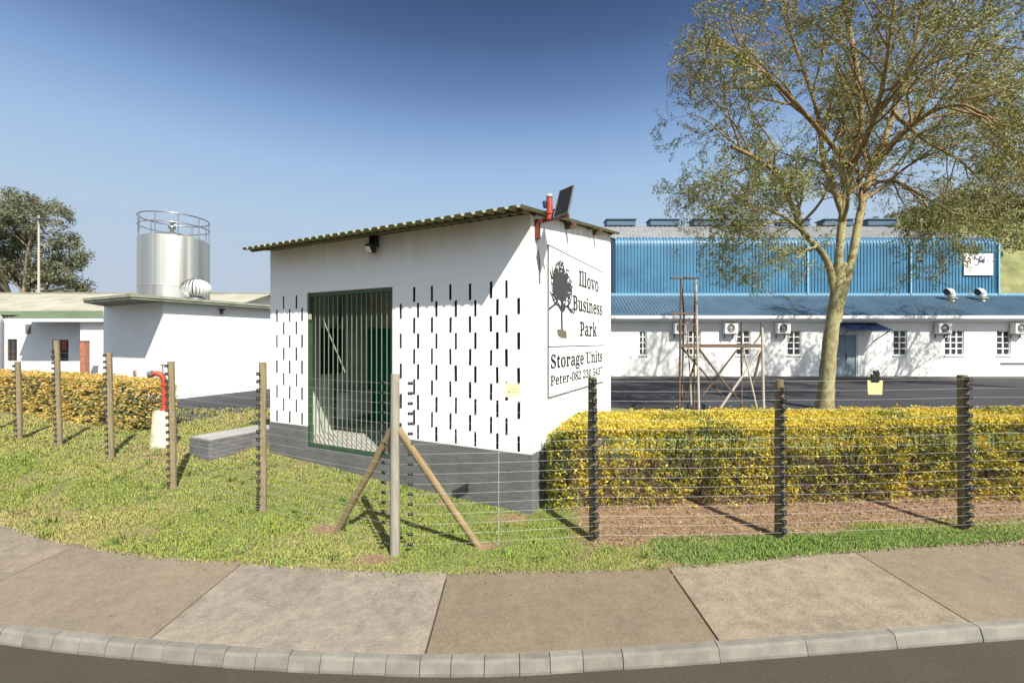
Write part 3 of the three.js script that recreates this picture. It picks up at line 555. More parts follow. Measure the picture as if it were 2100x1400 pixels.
// hedges: clipped box of leaves around a dark twiggy core
function hedge(label, a, b, depth, top, nLeaf, size, cols, keep) {
  const o = thing('hedge', label, 'hedge'), dx = b[0] - a[0], dz = b[1] - a[1], len = Math.hypot(dx, dz), ux = dx / len, uz = dz / len, px = -uz, pz = ux; // p points away from the road
  const W = (s, t) => [a[0] + ux * s + px * t, a[1] + uz * s + pz * t];
  const yBase = H((a[0] + b[0]) / 2 + px * .02, (a[1] + b[1]) / 2 + pz * .02); const foliage = new Leaves(), areas = [len * (top - .15), len * depth, (top - .15) * depth * 2], tot = areas[0] + areas[1] + areas[2];
  const hTop = (s) => top + .07 * (fbm(s * .8, 3, 120, 3) - .5) - .1 * sst(.5, 0, Math.min(s, len - s));
  for (let i = 0; i < nLeaf; i++) {
    const q = rnd() * tot; let s, t, y, nx, ny, nz, inset = Math.pow(rnd(), 2) * .24;
    if (q < areas[0]) { s = rr(0, len); y = rr(.02, 1); const bulge = .07 * (fbm(s * 2.1, y * 4, 121, 3) - .5) * 2 + .05 * Math.sin(y * 3.1); t = -bulge + inset - .07 * sst(.4, 0, y) * fbm(s * 1.8, 2, 125, 2); if (y < .16 && rnd() < 1.5 * (fbm(s * 1.6, 1, 122, 3) - .28)) continue; ny = .25; nx = -px; nz = -pz; const hole = fbm(s * 9, y * 11, 126, 3); if (hole > .53 && inset < .16 && rnd() < sst(.53, .59, hole)) continue; }
    else if (q < areas[0] + areas[1]) { s = rr(0, len); t = rr(-.02, depth); y = 1 - inset * .6; ny = 1; nx = nz = 0; }
    else { const far = rnd() < .5; s = inset - .05 + .1 * (fbm(7, i * .001, 1, 2) - .5); t = rr(0, depth); y = rr(.1, 1); ny = .25; nx = far ? ux : -ux; nz = far ? uz : -uz; if (far) s = len - s; }
    const [x, z] = W(s, t); if (keep && !keep(x, z)) continue;
    const g = H(x, z), hh = hTop(s) + yBase - g, yy = g + y * hh + .06 * (fbm(s * 5, t * 5, 123, 2) - .5) * (ny > .5 ? 1.6 : 0);
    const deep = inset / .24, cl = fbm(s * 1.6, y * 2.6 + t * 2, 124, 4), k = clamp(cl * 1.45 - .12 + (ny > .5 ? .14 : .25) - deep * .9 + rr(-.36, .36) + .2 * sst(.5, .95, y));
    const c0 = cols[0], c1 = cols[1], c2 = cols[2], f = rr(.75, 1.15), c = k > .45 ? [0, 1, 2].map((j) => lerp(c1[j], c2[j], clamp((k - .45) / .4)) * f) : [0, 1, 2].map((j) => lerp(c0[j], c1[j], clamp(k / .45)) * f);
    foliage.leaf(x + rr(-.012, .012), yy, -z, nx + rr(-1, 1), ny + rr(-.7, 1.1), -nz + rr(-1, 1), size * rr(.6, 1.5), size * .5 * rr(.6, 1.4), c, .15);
  }
  for (let i = 0; i < len * 30; i++) { // shoots that stand out of the clipped top
    const s = rr(0, len), t = rr(0, depth), [x, z] = W(s, t); if (keep && !keep(x, z)) continue; const g = yBase + hTop(s);
    for (let k = 0; k < 4; k++) foliage.leaf(x + rr(-.02, .02), g + rr(-.02, .07), -z, rr(-1, 1), rr(.3, 1.6), rr(-1, 1), size, size * .45, cols[2].map((v) => v * rr(.8, 1.1)), .1);
  }
  mesh('foliage', foliage.geo(), leafMat, o);
  const tw = [];
  for (let i = 0; i < len * 9; i++) { const s = rr(.1, len - .1), t = rr(.1, depth - .15), [x, z] = W(s, t); if (keep && !keep(x, z)) continue; const g = H(x, z); const p0 = V(x, g - .05, -z); for (let k = 0; k < 3; k++) { const [x2, z2] = W(s + rr(-.3, .3), clamp(t + rr(-.3, .3), .04, depth - .1)); tw.push(tube([p0, V(lerp(x, x2, .5), g + .25, -lerp(z, z2, .5)), V(x2, g + rr(.45, .95) * top, -z2)], [.014, .01, .005], 4, false)); } }
  mesh('stems', tw, M.timber, o);
  return o;
}
{
  const keep = (x, z) => { const q = V(x, 0, -z).sub(gh.position).applyAxisAngle(V(0, 1, 0), -gh.rotation.y); return q.x > .1 || q.z > .12 || q.z < -4.4; };
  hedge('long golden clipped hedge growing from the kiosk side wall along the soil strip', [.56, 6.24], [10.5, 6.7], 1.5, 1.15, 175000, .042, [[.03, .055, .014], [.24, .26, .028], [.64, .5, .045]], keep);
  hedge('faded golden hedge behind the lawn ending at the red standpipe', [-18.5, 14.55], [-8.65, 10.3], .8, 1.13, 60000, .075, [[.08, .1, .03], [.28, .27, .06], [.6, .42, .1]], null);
}

// ------------------------------------------------------------------ trees
const barkT = tex(512, 1024, (u, v) => { const a = fbm(u * 6, v * 9, 131, 5, 3), b = fbm(u * 40, v * 60, 132, 3, 20), p = sst(.5, .62, fbm(u * 9, v * 14, 133, 3, 9)); const k = .62 + .5 * a + .3 * (b - .5); return [k * lerp(1, .8, p), k * lerp(.98, .66, p), k * lerp(.9, .62, p)]; });
const barkMat = new THREE.MeshStandardMaterial({ vertexColors: true, map: rep(barkT, .9, 1.8), bumpMap: rep(barkT, .9, 1.8), bumpScale: .012, roughness: .85 });
function withColor(g, fn) { const p = g.attributes.position, c = new Float32Array(p.count * 3); for (let i = 0; i < p.count; i++) { const q = fn(p.getX(i), p.getY(i), p.getZ(i)); c.set(q, 3 * i); } g.setAttribute('color', new THREE.BufferAttribute(c, 3)); return g; }
function catmull(pts, n) { return new THREE.CatmullRomCurve3(pts).getPoints(n); }
/* o: {limbs:[{pts,r0,r1}], inside(p)->signed (<1 inside), levels:[{n,len,ang,droop}], leaf:{...}} */
function growTree(root, o) {
  const wood = { thick: [], thin: [] }, L = new Leaves();
  const perp = (d) => { const r = V(rr(-1, 1), rr(-1, 1), rr(-1, 1)); r.addScaledVector(d, -r.dot(d)); return r.normalize(); };
  const foliate = (p, d, len) => { o.leafAt(L, p, d, len); };
  const branch = (p, d, len, r, lvl) => {
    const spec = o.levels[lvl], n = Math.max(3, Math.round(len / spec.step)), pts = [p.clone()], dirs = [d.clone()]; let q = p.clone(), dd = d.clone();
    for (let i = 0; i < n; i++) {
      dd.addScaledVector(perp(dd), spec.wander * rr(.3, 1)); dd.y += spec.lift * (1 - 1.2 * i / n) ; dd.normalize();
      const e = o.inside(q); if (e > 1) { dd.addScaledVector(V(0, 0, 0).subVectors(o.center, q).normalize(), .35).normalize(); if (e > 1.12) break; }
      q = q.clone().addScaledVector(dd, len / n); pts.push(q); dirs.push(dd.clone());
    }
    const m = pts.length; if (m < 2) return;
    const rad = pts.map((_, i) => Math.max(o.rMin, r * (1 - .62 * i / (m - 1))));
    (r > o.thick ? wood.thick : wood.thin).push(tube(pts, rad, r > .05 ? 8 : r > .015 ? 5 : 3, false));
    if (spec.leaves) for (let i = 1; i < m; i++) foliate(pts[i], dirs[i], len / n);
    if (lvl + 1 < o.levels.length) {
      const ch = o.levels[lvl + 1], cn = Math.max(1, Math.round(spec.kids * rr(.8, 1.25)));
      for (let k = 0; k < cn; k++) {
        const f = lerp(spec.from, 1, (k + rnd()) / cn), i = Math.min(m - 1, Math.max(1, Math.round(f * (m - 1)))), bd = dirs[i].clone().multiplyScalar(Math.cos(ch.ang)).addScaledVector(perp(dirs[i]), Math.sin(ch.ang) * rr(.7, 1.2)).normalize();
        branch(pts[i], bd, ch.len * rr(.6, 1.25), rad[i] * ch.rk, lvl + 1);
      }
    }
  };
  for (const lb of o.limbs) {
    const pts = catmull(lb.pts, lb.n || 24), m = pts.length, rad = pts.map((_, i) => lerp(lb.r0, lb.r1, Math.pow(i / (m - 1), .8)) * (1 + .05 * Math.sin(i * 1.7 + lb.r0 * 90)));
    if (lb.flare) rad.forEach((_, i) => rad[i] *= 1 + .35 * Math.exp(-i / 1.6));
    wood.thick.push(tube(pts, rad, 14, false));
    const kids = lb.kids || 0;
    for (let k = 0; k < kids; k++) {
      const f = lerp(lb.from ?? .3, 1, (k + rnd()) / kids), i = Math.min(m - 2, Math.round(f * (m - 1))), t = V(0, 0, 0).subVectors(pts[i + 1], pts[i]).normalize(), ang = o.levels[0].ang * rr(.7, 1.2);
      branch(pts[i], t.multiplyScalar(Math.cos(ang)).addScaledVector(perp(t.clone().normalize()), Math.sin(ang)).normalize(), o.levels[0].len * rr(.65, 1.2) * (lb.reach || 1), Math.min(rad[i] * .6, .09 * (o.scale || 1)), 0);
    }
  }
  mesh('trunk', withColor(merge(wood.thick), o.bark), barkMat, root);
  if (wood.thin.length) mesh('branches', withColor(merge(wood.thin), o.bark), barkMat, root);
  const m = mesh('crown', L.geo(), leafMat, root);
  return L.p.length / 18;
}
{ // fever tree behind the hedge
  const Z = 13.5, o = thing('fever_tree', 'tall pale-barked thorn tree with forked trunk and feathery olive crown', 'tree');
  const P = (px, py, dz = 0) => at(px, py, Z + dz);
  const gy = H(9.4, Z); const base = P(1690, 838); base.y = gy - .1;
  const center = V(10.65, 8.9, -Z), R = V(6.35, 6.5, 5.3);
  const limbs = [
    { pts: [base, P(1696, 780), P(1703, 700), P(1716, 610), P(1724, 540, .05)], r0: .23, r1: .17, n: 22, flare: true },
    { pts: [P(1708, 660), P(1712, 615), P(1700, 545), P(1684, 515, -.1), P(1650, 480, -.4), P(1624, 420, -.8), P(1600, 365, -1.2), P(1560, 330, -1.6), P(1500, 300, -2)], r0: .125, r1: .04, kids: 11, from: .42 },
    { pts: [P(1710, 660), P(1718, 600), P(1722, 520), P(1730, 430, .1), P(1744, 350, .2), P(1766, 260, .1), P(1758, 150), P(1735, 20), P(1720, -90)], r0: .15, r1: .05, kids: 17, from: .3 },
    { pts: [P(1714, 660), P(1724, 615), P(1748, 530, .1), P(1764, 440, .3), P(1788, 350, .5), P(1816, 280, .8), P(1850, 180, 1), P(1885, 60, 1.2), P(1900, -60, 1.3)], r0: .15, r1: .05, kids: 17, from: .36 },
    { pts: [P(1730, 440, .1), P(1712, 390, .3), P(1690, 330, .6), P(1676, 230, 1.0), P(1640, 120, 1.4), P(1600, 10, 1.5)], r0: .11, r1: .035, kids: 12, from: .25 },
    { pts: [P(1795, 340, .5), P(1850, 275, 0), P(1910, 230, -.6), P(1970, 215, -1.2), P(2030, 240, -1.7)], r0: .1, r1: .03, kids: 12, from: .2 },
    { pts: [P(1745, 345, .2), P(1700, 290, -.4), P(1620, 200, -1.4), P(1545, 130, -1.9), P(1470, 90, -2.2)], r0: .09, r1: .03, kids: 12, from: .25 },
    { pts: [P(1745, 345, .2), P(1770, 300, -.8), P(1800, 220, -1.9), P(1820, 120, -2.8), P(1835, 0, -3.2)], r0: .09, r1: .03, kids: 11, from: .3 },
    { pts: [P(1660, 486, -.4), P(1600, 440, -.9), P(1540, 425, -1.2), P(1470, 450, -1.5)], r0: .06, r1: .02, kids: 9, from: .3, reach: .8 },
    { pts: [P(1780, 380, .5), P(1830, 370, .2), P(1890, 400, -.2), P(1960, 440, -.5)], r0: .06, r1: .02, kids: 10, from: .3, reach: .8 },
    { pts: [P(1640, 460, -.5), P(1590, 455, -1), P(1550, 470, -1.4), P(1520, 500, -1.6)], r0: .045, r1: .015, kids: 5, from: .3, reach: .55 },
    { pts: [P(1660, 490, -.3), P(1640, 470, .3), P(1600, 470, .9), P(1570, 500, 1.2)], r0: .04, r1: .015, kids: 5, from: .3, reach: .55 },
    { pts: [P(1860, 260, .9), P(1920, 180, 1.2), P(1990, 120, 1.2), P(2060, 90, 1)], r0: .08, r1: .03, kids: 12, from: .2 },
    { pts: [P(1830, 230, .8), P(1900, 290, 1.4), P(1970, 330, 1.6), P(2040, 400, 1.6)], r0: .07, r1: .02, kids: 11, from: .2 },
  ];
  const n = growTree(o, {
    limbs, center, rMin: .004, thick: .045,
    inside: (p) => Math.sqrt(((p.x - center.x) / R.x) ** 2 + ((p.y - center.y) / R.y) ** 2 + ((p.z - center.z) / R.z) ** 2),
    levels: [{ len: 2.3, ang: .75, step: .28, wander: .22, lift: .03, kids: 6, from: .2, rk: .6 }, { len: 1.2, ang: .8, step: .2, wander: .25, lift: -.05, kids: 6, from: .2, rk: .5, leaves: true }, { len: .62, ang: .9, step: .12, wander: .3, lift: -.05, leaves: true, kids: 0, from: 0, rk: .55 }],
    leafAt: (L, p, d, len) => {
      const tone = fbm(p.x * .9, p.y * .9 + p.z * .7, 140, 3);
      const gap = fbm(p.x * 1.5, p.y * 1.5 + p.z * 1.1, 143, 3); if (gap > .585) return;
      for (let k = 0; k < 6; k++) { const q = rnd(), f = rr(.7, 1.3) * (.65 + .75 * tone), c = q < .74 ? [.19, .212, .036] : q < .92 ? [.3, .24, .05] : [.085, .115, .03]; L.leaf(p.x + rr(-.075, .075), p.y + rr(-.075, .06), p.z + rr(-.075, .075), d.x + rr(-1, 1), d.y + rr(-.9, .5), d.z + rr(-1, 1), rr(.06, .11), rr(.016, .034), c.map((v) => v * f)); }
    },
    bark: (x, y) => { const t = sst(5, 8, y) * .8; return [lerp(.36, .34, t), lerp(.35, .225, t), lerp(.185, .1, t)]; },
  });
  console.log('fever leaves', n);
}
{ // denser, greener tree at the edge of the frame, further back
  const o = thing('thorn_tree', 'denser bright green tree beside the yard beyond the forked tree', 'tree');
  const c = [22.9, 17], gy = H(c[0], c[1]), center = V(c[0], 11.4, -c[1]), R = V(5.9, 5.3, 5);
  const limb = (dx, dz, h, r) => ({ pts: [V(c[0], gy + 3.2, -c[1]), V(c[0] + dx * .3, gy + 6, -c[1] - dz * .3), V(c[0] + dx * .7, gy + 6.6 + h * .6, -c[1] - dz * .7), V(c[0] + dx, gy + 6.8 + h, -c[1] - dz)], r0: r, r1: .04, kids: 13, from: .35, n: 16 });
  growTree(o, {
    limbs: [{ pts: [V(c[0], gy - .1, -c[1]), V(c[0] + .1, gy + 1.2, -c[1]), V(c[0], gy + 3.8, -c[1])], r0: .28, r1: .22, n: 10, flare: true }, limb(-4.2, -1, 3, .15), limb(-3, 2, 5, .15), limb(3.5, 1, 4, .15), limb(.5, -3, 5.5, .15), limb(2, -2, 6, .14), limb(-1.5, -2.5, 4, .14), limb(-4.6, .3, 1.2, .12)],
    center, rMin: .006, thick: .06, inside: (p) => Math.sqrt(((p.x - center.x) / R.x) ** 2 + ((p.y - center.y) / R.y) ** 2 + ((p.z - center.z) / R.z) ** 2),
    levels: [{ len: 2.4, ang: .8, step: .35, wander: .24, lift: .02, kids: 6, from: .2, rk: .6 }, { len: 1.2, ang: .85, step: .22, wander: .28, lift: -.04, kids: 4, from: .2, rk: .5, leaves: true }, { len: .7, ang: .9, step: .18, wander: .3, lift: -.06, leaves: true, kids: 0, from: 0, rk: .5 }],
    leafAt: (L, p, d) => { const tone = fbm(p.x * .8, p.y * .8 + p.z * .6, 150, 3); if (fbm(p.x * 1.1, p.y * 1.1 + p.z * .9, 151, 3) > .51) return; for (let k = 0; k < 4; k++) { const f = rr(.7, 1.25) * (.65 + .7 * tone), c2 = rnd() < .8 ? [.19, .205, .035] : [.27, .22, .05]; L.leaf(p.x + rr(-.14, .14), p.y + rr(-.14, .1), p.z + rr(-.14, .14), d.x + rr(-1, 1), d.y + rr(-.9, .5), d.z + rr(-1, 1), rr(.1, .18), rr(.035, .06), c2.map((v) => v * f)); } },
    bark: () => [.36, .3, .16],
  });
}
{ // big eucalyptus far beyond the low roofs
  const o = thing('gum_tree', 'big dark gum tree far beyond the pale roof on the skyline', 'tree');
  const Zt = 62, c = at(40, 600, Zt), gy = H(c.x, Zt), center = V(c.x - 2.2, 13.3, -Zt), R = V(9.6, 10.6, 9);
  const limb = (dx, dz, h, r) => ({ pts: [V(c.x, gy + 5, -Zt), V(c.x + dx * .3, gy + 8, -Zt - dz * .3), V(c.x + dx * .65, gy + 8 + h * .6, -Zt - dz * .7), V(c.x + dx, gy + 8 + h, -Zt - dz)], r0: r, r1: .1, kids: 10, from: .3, n: 14 });
  growTree(o, {
    limbs: [{ pts: [V(c.x, gy - .2, -Zt), V(c.x + .2, gy + 3, -Zt), V(c.x, gy + 6, -Zt)], r0: .75, r1: .55, n: 10, flare: true }, limb(-7, 0, 9, .35), limb(-2, 3, 13, .4), limb(3.5, -1, 11, .38), limb(6, 2, 6, .35), limb(1, -5, 10, .35), limb(7.5, 0, 1.5, .3), limb(-5, -4, 6, .3), limb(-9, 1, 4, .3), limb(5, -3, 8.5, .3)],
    center, rMin: .02, thick: .12, scale: 2.2, inside: (p) => Math.sqrt(((p.x - center.x) / R.x) ** 2 + ((p.y - center.y) / R.y) ** 2 + ((p.z - center.z) / R.z) ** 2),
    levels: [{ len: 4.2, ang: .7, step: .8, wander: .2, lift: .06, kids: 5, from: .4, rk: .5 }, { len: 1.9, ang: .8, step: .55, wander: .3, lift: -.05, kids: 3, from: .3, rk: .5, leaves: true }, { len: 1, ang: .8, step: .4, wander: .3, lift: -.08, leaves: true, kids: 0, from: 0, rk: .5 }],
    leafAt: (L, p, d) => { const tone = fbm(p.x * .35, p.y * .35 + p.z * .3, 160, 3); for (let k = 0; k < 8; k++) { const f = rr(.7, 1.2) * (.5 + .9 * tone); L.leaf(p.x + rr(-.5, .5), p.y + rr(-.45, .35), p.z + rr(-.5, .5), d.x + rr(-1, 1), d.y + rr(-1.1, .2), d.z + rr(-1, 1), rr(.28, .5), rr(.1, .2), [.15 * f, .165 * f, .085 * f]); } },
    bark: () => [.4, .36, .3],
  });
}

// ------------------------------------------------------------------ left side of the yard
{ // grey brick block on the lawn
  const o = thing('brick_plinth', 'low dark grey brick block with a pale cement top on the lawn', 'brick block', [-5.56, H(-5.56, 8.2) - .05, -8.15], gh.rotation.y);
  mesh('brickwork', ext(-.63, 0, -.1, .42, -1.45, 0), M.blockGrey, o);
  mesh('cement_top', ext(-.6, -.03, .42, .45, -1.42, -.03, .008), M.concrete, o);
}
{ // red standpipe on a white footing
  const x = -7.1, z = 9.08, o = thing('standpipe', 'red bent standpipe rising from a whitewashed tapered concrete footing', 'standpipe', [x, H(x, z), -z]);
  const g = new THREE.CylinderGeometry(.2, .25, .78, 4, 1).rotateY(Math.PI / 4 + .2).translate(0, .33, 0); mesh('footing', muv(g.toNonIndexed()), M.cream, o); g.computeVertexNormals();
  mesh('pipe', [tube(catmull([V(0, .7, 0), V(0, 1.1, 0), V(-.005, 1.32, .0), V(-.05, 1.44, .02), V(-.13, 1.475, .04), V(-.2, 1.47, .06)], 20), .052, 12), tube([V(0, .71, 0), V(0, .76, 0)], .08, 14), tube([V(-.005, 1.22, 0), V(-.005, 1.26, 0)], .068, 12)], M.red, o);
  mesh('nozzle', [tube([V(-.19, 1.47, .058), V(-.27, 1.455, .08)], [.07, .062], 12)], M.midGrey, o);
  mesh('valve_rod', [bar(V(-.03, 1.45, 0), V(-.04, 1.66, 0), .012), tube([V(-.04, 1.64, 0), V(-.04, 1.66, 0)], .035, 10)], M.midGrey, o);
}
{ // white flat-roofed building
  const cx = -12, cz = 15.3, gy = .4, o = thing('flat_roofed_building', 'plain white flat-roofed building with a deep shaded overhang behind the faded hedge', 'building', [cx, 0, -cz], gh.rotation.y);
  mesh('wall', [ext(-4.4, 0, 0, 3.86, -.2, 0), ext(-.2, 0, 0, 3.86, -5.2, -.202), ext(-4.4, -4.2, 0, 3.86, -5.2, -.202), ext(-4.198, -.202, 0, 3.86, -5.2, -5.0)], M.plainWhite, o);
  mesh('roof', muv(new THREE.ExtrudeGeometry(poly([[.33, -1.06], [-3.0, -1.06], [-4.45, .1], [-4.5, 5.4], [.33, 5.4]]), { depth: .128, bevelEnabled: false }).rotateX(-Math.PI / 2).translate(0, 3.862, 0)), M.fascia, o);
  mesh('roof_edge', [ext(-3.0, .36, 3.93, 4.02, 1.061, 1.09), ext(.331, .36, 3.93, 4.02, -5.42, 1.06)], M.fascia, o);
  for (const v of [-1.9, -4.2]) mesh('wall_lamp', [box(.09, .16, .1, .05, 3.62, v, 0, 0, 0, .02), box(.16, .05, .14, .08, 3.72, v)], M.darkGrey, o);
  mesh('vent_cover', box(.16, .2, .05, -1.9, 1.35, .03, 0, 0, 0, .02), M.brace, o);
}
{ // turbine ventilator on that roof
  const p = at(401, 615, 16.9), o = thing('turbine_ventilator', 'silver turbine ventilator with curved vanes on the flat white building roof', 'ventilator', [p.x, 4.0, p.z]);
  mesh('base', lathe([[.36, -.05], [.36, .06], [.3, .1], [.3, .16], [0, .16]], 24), M.galv, o);
  const R = .49, n = 26; const vane = (() => { const pos = [], idx = [], m = 9; for (let i = 0; i <= m; i++) { const t = lerp(-.95, 1.25, i / m), r = R * Math.cos(t * .98) + .02, y = .5 + .36 * Math.sin(t); for (const [dr, da] of [[0, 0], [-.035, .17]]) { const rr2 = Math.max(.02, r + dr), a = da; pos.push(rr2 * Math.cos(a), y, rr2 * Math.sin(a)); } } for (let i = 0; i < m; i++) { const q = 2 * i; idx.push(q, q + 1, q + 2, q + 1, q + 3, q + 2); } const g = new THREE.BufferGeometry(); g.setAttribute('position', new THREE.Float32BufferAttribute(pos, 3)); g.setIndex(idx); const h = g.toNonIndexed(); h.computeVertexNormals(); return muv(h); })();
  const vm = std({ color: lin(.72, .72, .7), metalness: .25, roughness: .45, side: THREE.DoubleSide });
  for (let k = 0; k < n; k++) { const v = mesh('vane', vane, vm, o); v.rotation.y = k / n * Math.PI * 2; }
  mesh('cap', lathe([[0, .9], [.1, .885], [.17, .84], [0, .83]], 20), M.galv, o);
  mesh('shaft', lathe([[0, .15], [.2, .15], [.2, .8], [0, .8]], 14), M.darkGrey, o);
}
{ // stainless tank
  const p = V(-16.4, 2.5, -21.6), gy = H(p.x, 21.6), r = 1.42, o = thing('steel_tank', 'tall stainless steel storage tank with a guard rail round its top', 'tank', [p.x, 0, p.z]);
  const top = 7.42, steelT = tex(512, 256, (u, v) => { const a = fbm(u * 48, v * 1.2, 181, 4, 0), b = fbm(u * 14, v * 3, 182, 4), k = .55 + .55 * a + .25 * (b - .5); return [k, k * (.97 + .03 * b), k * (.88 + .12 * b)]; }), steelR = tex(512, 256, (u, v) => { const k = .28 + .45 * fbm(u * 30, v * 1.5, 183, 4); return [k, k, k]; }), steel = std({ color: lin(.68, .68, .66), metalness: .9, roughness: 1, map: steelT, roughnessMap: steelR });  // vertical tint streaks put reflections into the steel's colour
  mesh('shell', clean(new THREE.LatheGeometry([[0, gy], [r, gy], [r, 3.2], [r + .02, 3.22], [r + .02, 3.28], [r, 3.3], [r, 5.05], [r + .015, 5.07], [r + .015, 5.11], [r, 5.13], [r, top - .05], [r - .05, top], [.5, top + .28], [0, top + .3]].map(([a, b]) => new THREE.Vector2(a, b)), 64)), steel, o);
  const ring = (y, rad, tr) => { const pts = []; for (let k = 0; k <= 48; k++) { const a = k / 48 * Math.PI * 2; pts.push(V(Math.cos(a) * rad, y, Math.sin(a) * rad)); } return tube(pts, tr, 6, false); };
  mesh('guard_rail', [ring(top + 1.0, r - .02, .03), ring(top + .58, r - .02, .025)], M.galv, o);
  for (let k = 0; k < 10; k++) { const a = k / 10 * Math.PI * 2 + .2; mesh('rail_post', bar(V(Math.cos(a) * (r - .02), top - .1, Math.sin(a) * (r - .02)), V(Math.cos(a) * (r - .02), top + 1.0, Math.sin(a) * (r - .02)), .025, 6), M.galv, o); }
  mesh('vent', [lathe([[0, .75], [.12, .72], [.14, .62], [.06, .58], [.06, .5], [.15, .46], [.15, .36], [.08, .3], [.08, 0], [0, 0]], 14).translate(.45, top + .02, .75)], M.galv, o);
}
{ // long low building with a pale sheet roof
  const o = thing('sheet_roofed_building', 'long low white building with a pale mottled sheet roof and green lower strip', 'building');
  const wz = -26, y0 = .2, eave = 3.75, xr = -18.8, xl = -60;
  const wins = [{ x0: -29.55, x1: -28.95, y0: 1.35, y1: 2.65 }, { x0: -26.9, x1: -25.95, y0: 1.35, y1: 2.6 }];
  const s = poly([[xl, y0], [xr, y0], [xr, eave], [xl, eave]]); for (const w of wins) s.holes.push(poly([[w.x0, w.y0], [w.x1, w.y0], [w.x1, w.y1], [w.x0, w.y1]]));
  mesh('wall', extrude(s, .2).translate(0, 0, wz - .2), M.plainWhite, o);
  mesh('end_wall', muv(new THREE.ExtrudeGeometry(poly([[0, y0], [16, y0], [16, eave], [8, 6.1], [0, eave]]), { depth: .2, bevelEnabled: false }).rotateY(Math.PI / 2).translate(xr - .2, 0, wz - .203)), M.plainWhite, o);
  mesh('wing', ext(-23.8, -19, y0, 3.55, wz + .003, wz + 1.5), M.plainWhite, o);
  for (const w of wins) {
    const f = mesh('window', [ext(w.x0, w.x0 + .06, w.y0, w.y1, wz - .13, wz - .04), ext(w.x1 - .06, w.x1, w.y0, w.y1, wz - .13, wz - .04), ext(w.x0 + .061, w.x1 - .061, w.y1 - .06, w.y1, wz - .13, wz - .04), ext(w.x0 + .061, w.x1 - .061, w.y0, w.y0 + .06, wz - .13, wz - .04), ext((w.x0 + w.x1) / 2 - .02, (w.x0 + w.x1) / 2 + .02, w.y0 + .061, w.y1 - .061, wz - .12, wz - .05)], M.rust, o);
    const mid = (w.x0 + w.x1) / 2; for (const [a, b] of [[w.x0 + .06, mid - .02], [mid + .02, w.x1 - .06]]) mesh('pane', ext(a, b, w.y0 + .06, w.y1 - .06, wz - .1, wz - .09), M.glass, f);
  }
  mesh('notice', ext(-26.45, -26.1, 2.0, 2.55, wz - .08, wz - .06), M.red, o);
  mesh('louvre', [ext(-28.45, -28.15, 2.95, 3.5, wz, wz + .03)], M.midGrey, o);
  mesh('roof', [sheet([[wz + .1, 3.9], [wz - 1, 4.19], [wz - 4, 5.02], [wz - 8, 6.15]], xl, xr + .5, .2, .035, true), sheet([[wz - 8, 6.15], [wz - 12, 5.02], [wz - 16.3, 3.8]].reverse().map(([a, b]) => [a, b]), xl, xr + .5, .2, .035, true)], M.paleRoof, o);
  mesh('lower_roof', [sheet([[wz + 1.75, 3.72], [wz + .95, 3.93], [wz - .55, 4.32]], -27.9, xr + .3, .2, .03, true), sheet([[wz + .12, 4.02], [wz - .5, 4.2], [wz - .95, 4.33]], xl, -27.91, .2, .03, true)], M.stripGreen, o);
  mesh('ridge_cap', beam(V(xl, 6.2, wz - 8), V(xr + .5, 6.2, wz - 8), .35, .06), M.paleRoof, o);
  mesh('gutter', ext(-27.7, -20, 3.56, 3.73, wz + 1.72, wz + 1.88, .02), M.plainWhite, o);
}
{
  const x = -22.3, z = 23.2, o = thing('red_post', 'red square pillar standing before the pale-roofed building', 'pillar', [x, H(x, z), -z]);
  mesh('shaft', ext(-.14, .14, 0, 1.95, -.14, .14, .02), std({ color: lin(.5, .2, .13), map: rep(mottleT, .8), roughness: .6 }), o); mesh('cap', ext(-.16, .16, 1.95, 2.0, -.16, .16, .01), M.redDark, o);
}
{
  const o = thing('water_tank', 'smooth white rounded water tank beside the pale-roofed building', 'tank', [-23.6, 0, -19]);
  mesh('body', lathe([[0, .3], [1.05, .3], [1.2, .5], [1.26, .9], [1.26, 3.3], [1.2, 3.6], [1.0, 3.82], [.4, 3.95], [0, 3.95]], 40), M.plainWhite, o);
  mesh('lid', lathe([[0, 4.03], [.3, 4.02], [.32, 3.9], [0, 3.9]], 24), M.midGrey, o);
}
{ // tall yard light
  const p = at(79, 700, 40), o = thing('yard_light', 'tall slim steel light mast in front of the gum tree', 'light mast', [p.x, H(p.x, 40), p.z]);
  mesh('mast', tube([V(0, 0, 0), V(0, 6, 0), V(0, 13.1, 0)], [.12, .1, .07], 10), M.paleSteel, o);
  mesh('bracket', [bar(V(-.5, 12.6, 0), V(.5, 12.6, 0), .04)], M.paleSteel, o);
  mesh('lamp_head', box(.5, .3, .35, .4, 12.7, .1, .3, 0, 0, .04), M.darkGrey, o); mesh('lamp_head', box(.42, .28, .35, -.3, 12.75, .1, .3, 0, 0, .04), M.midGrey, o);
}

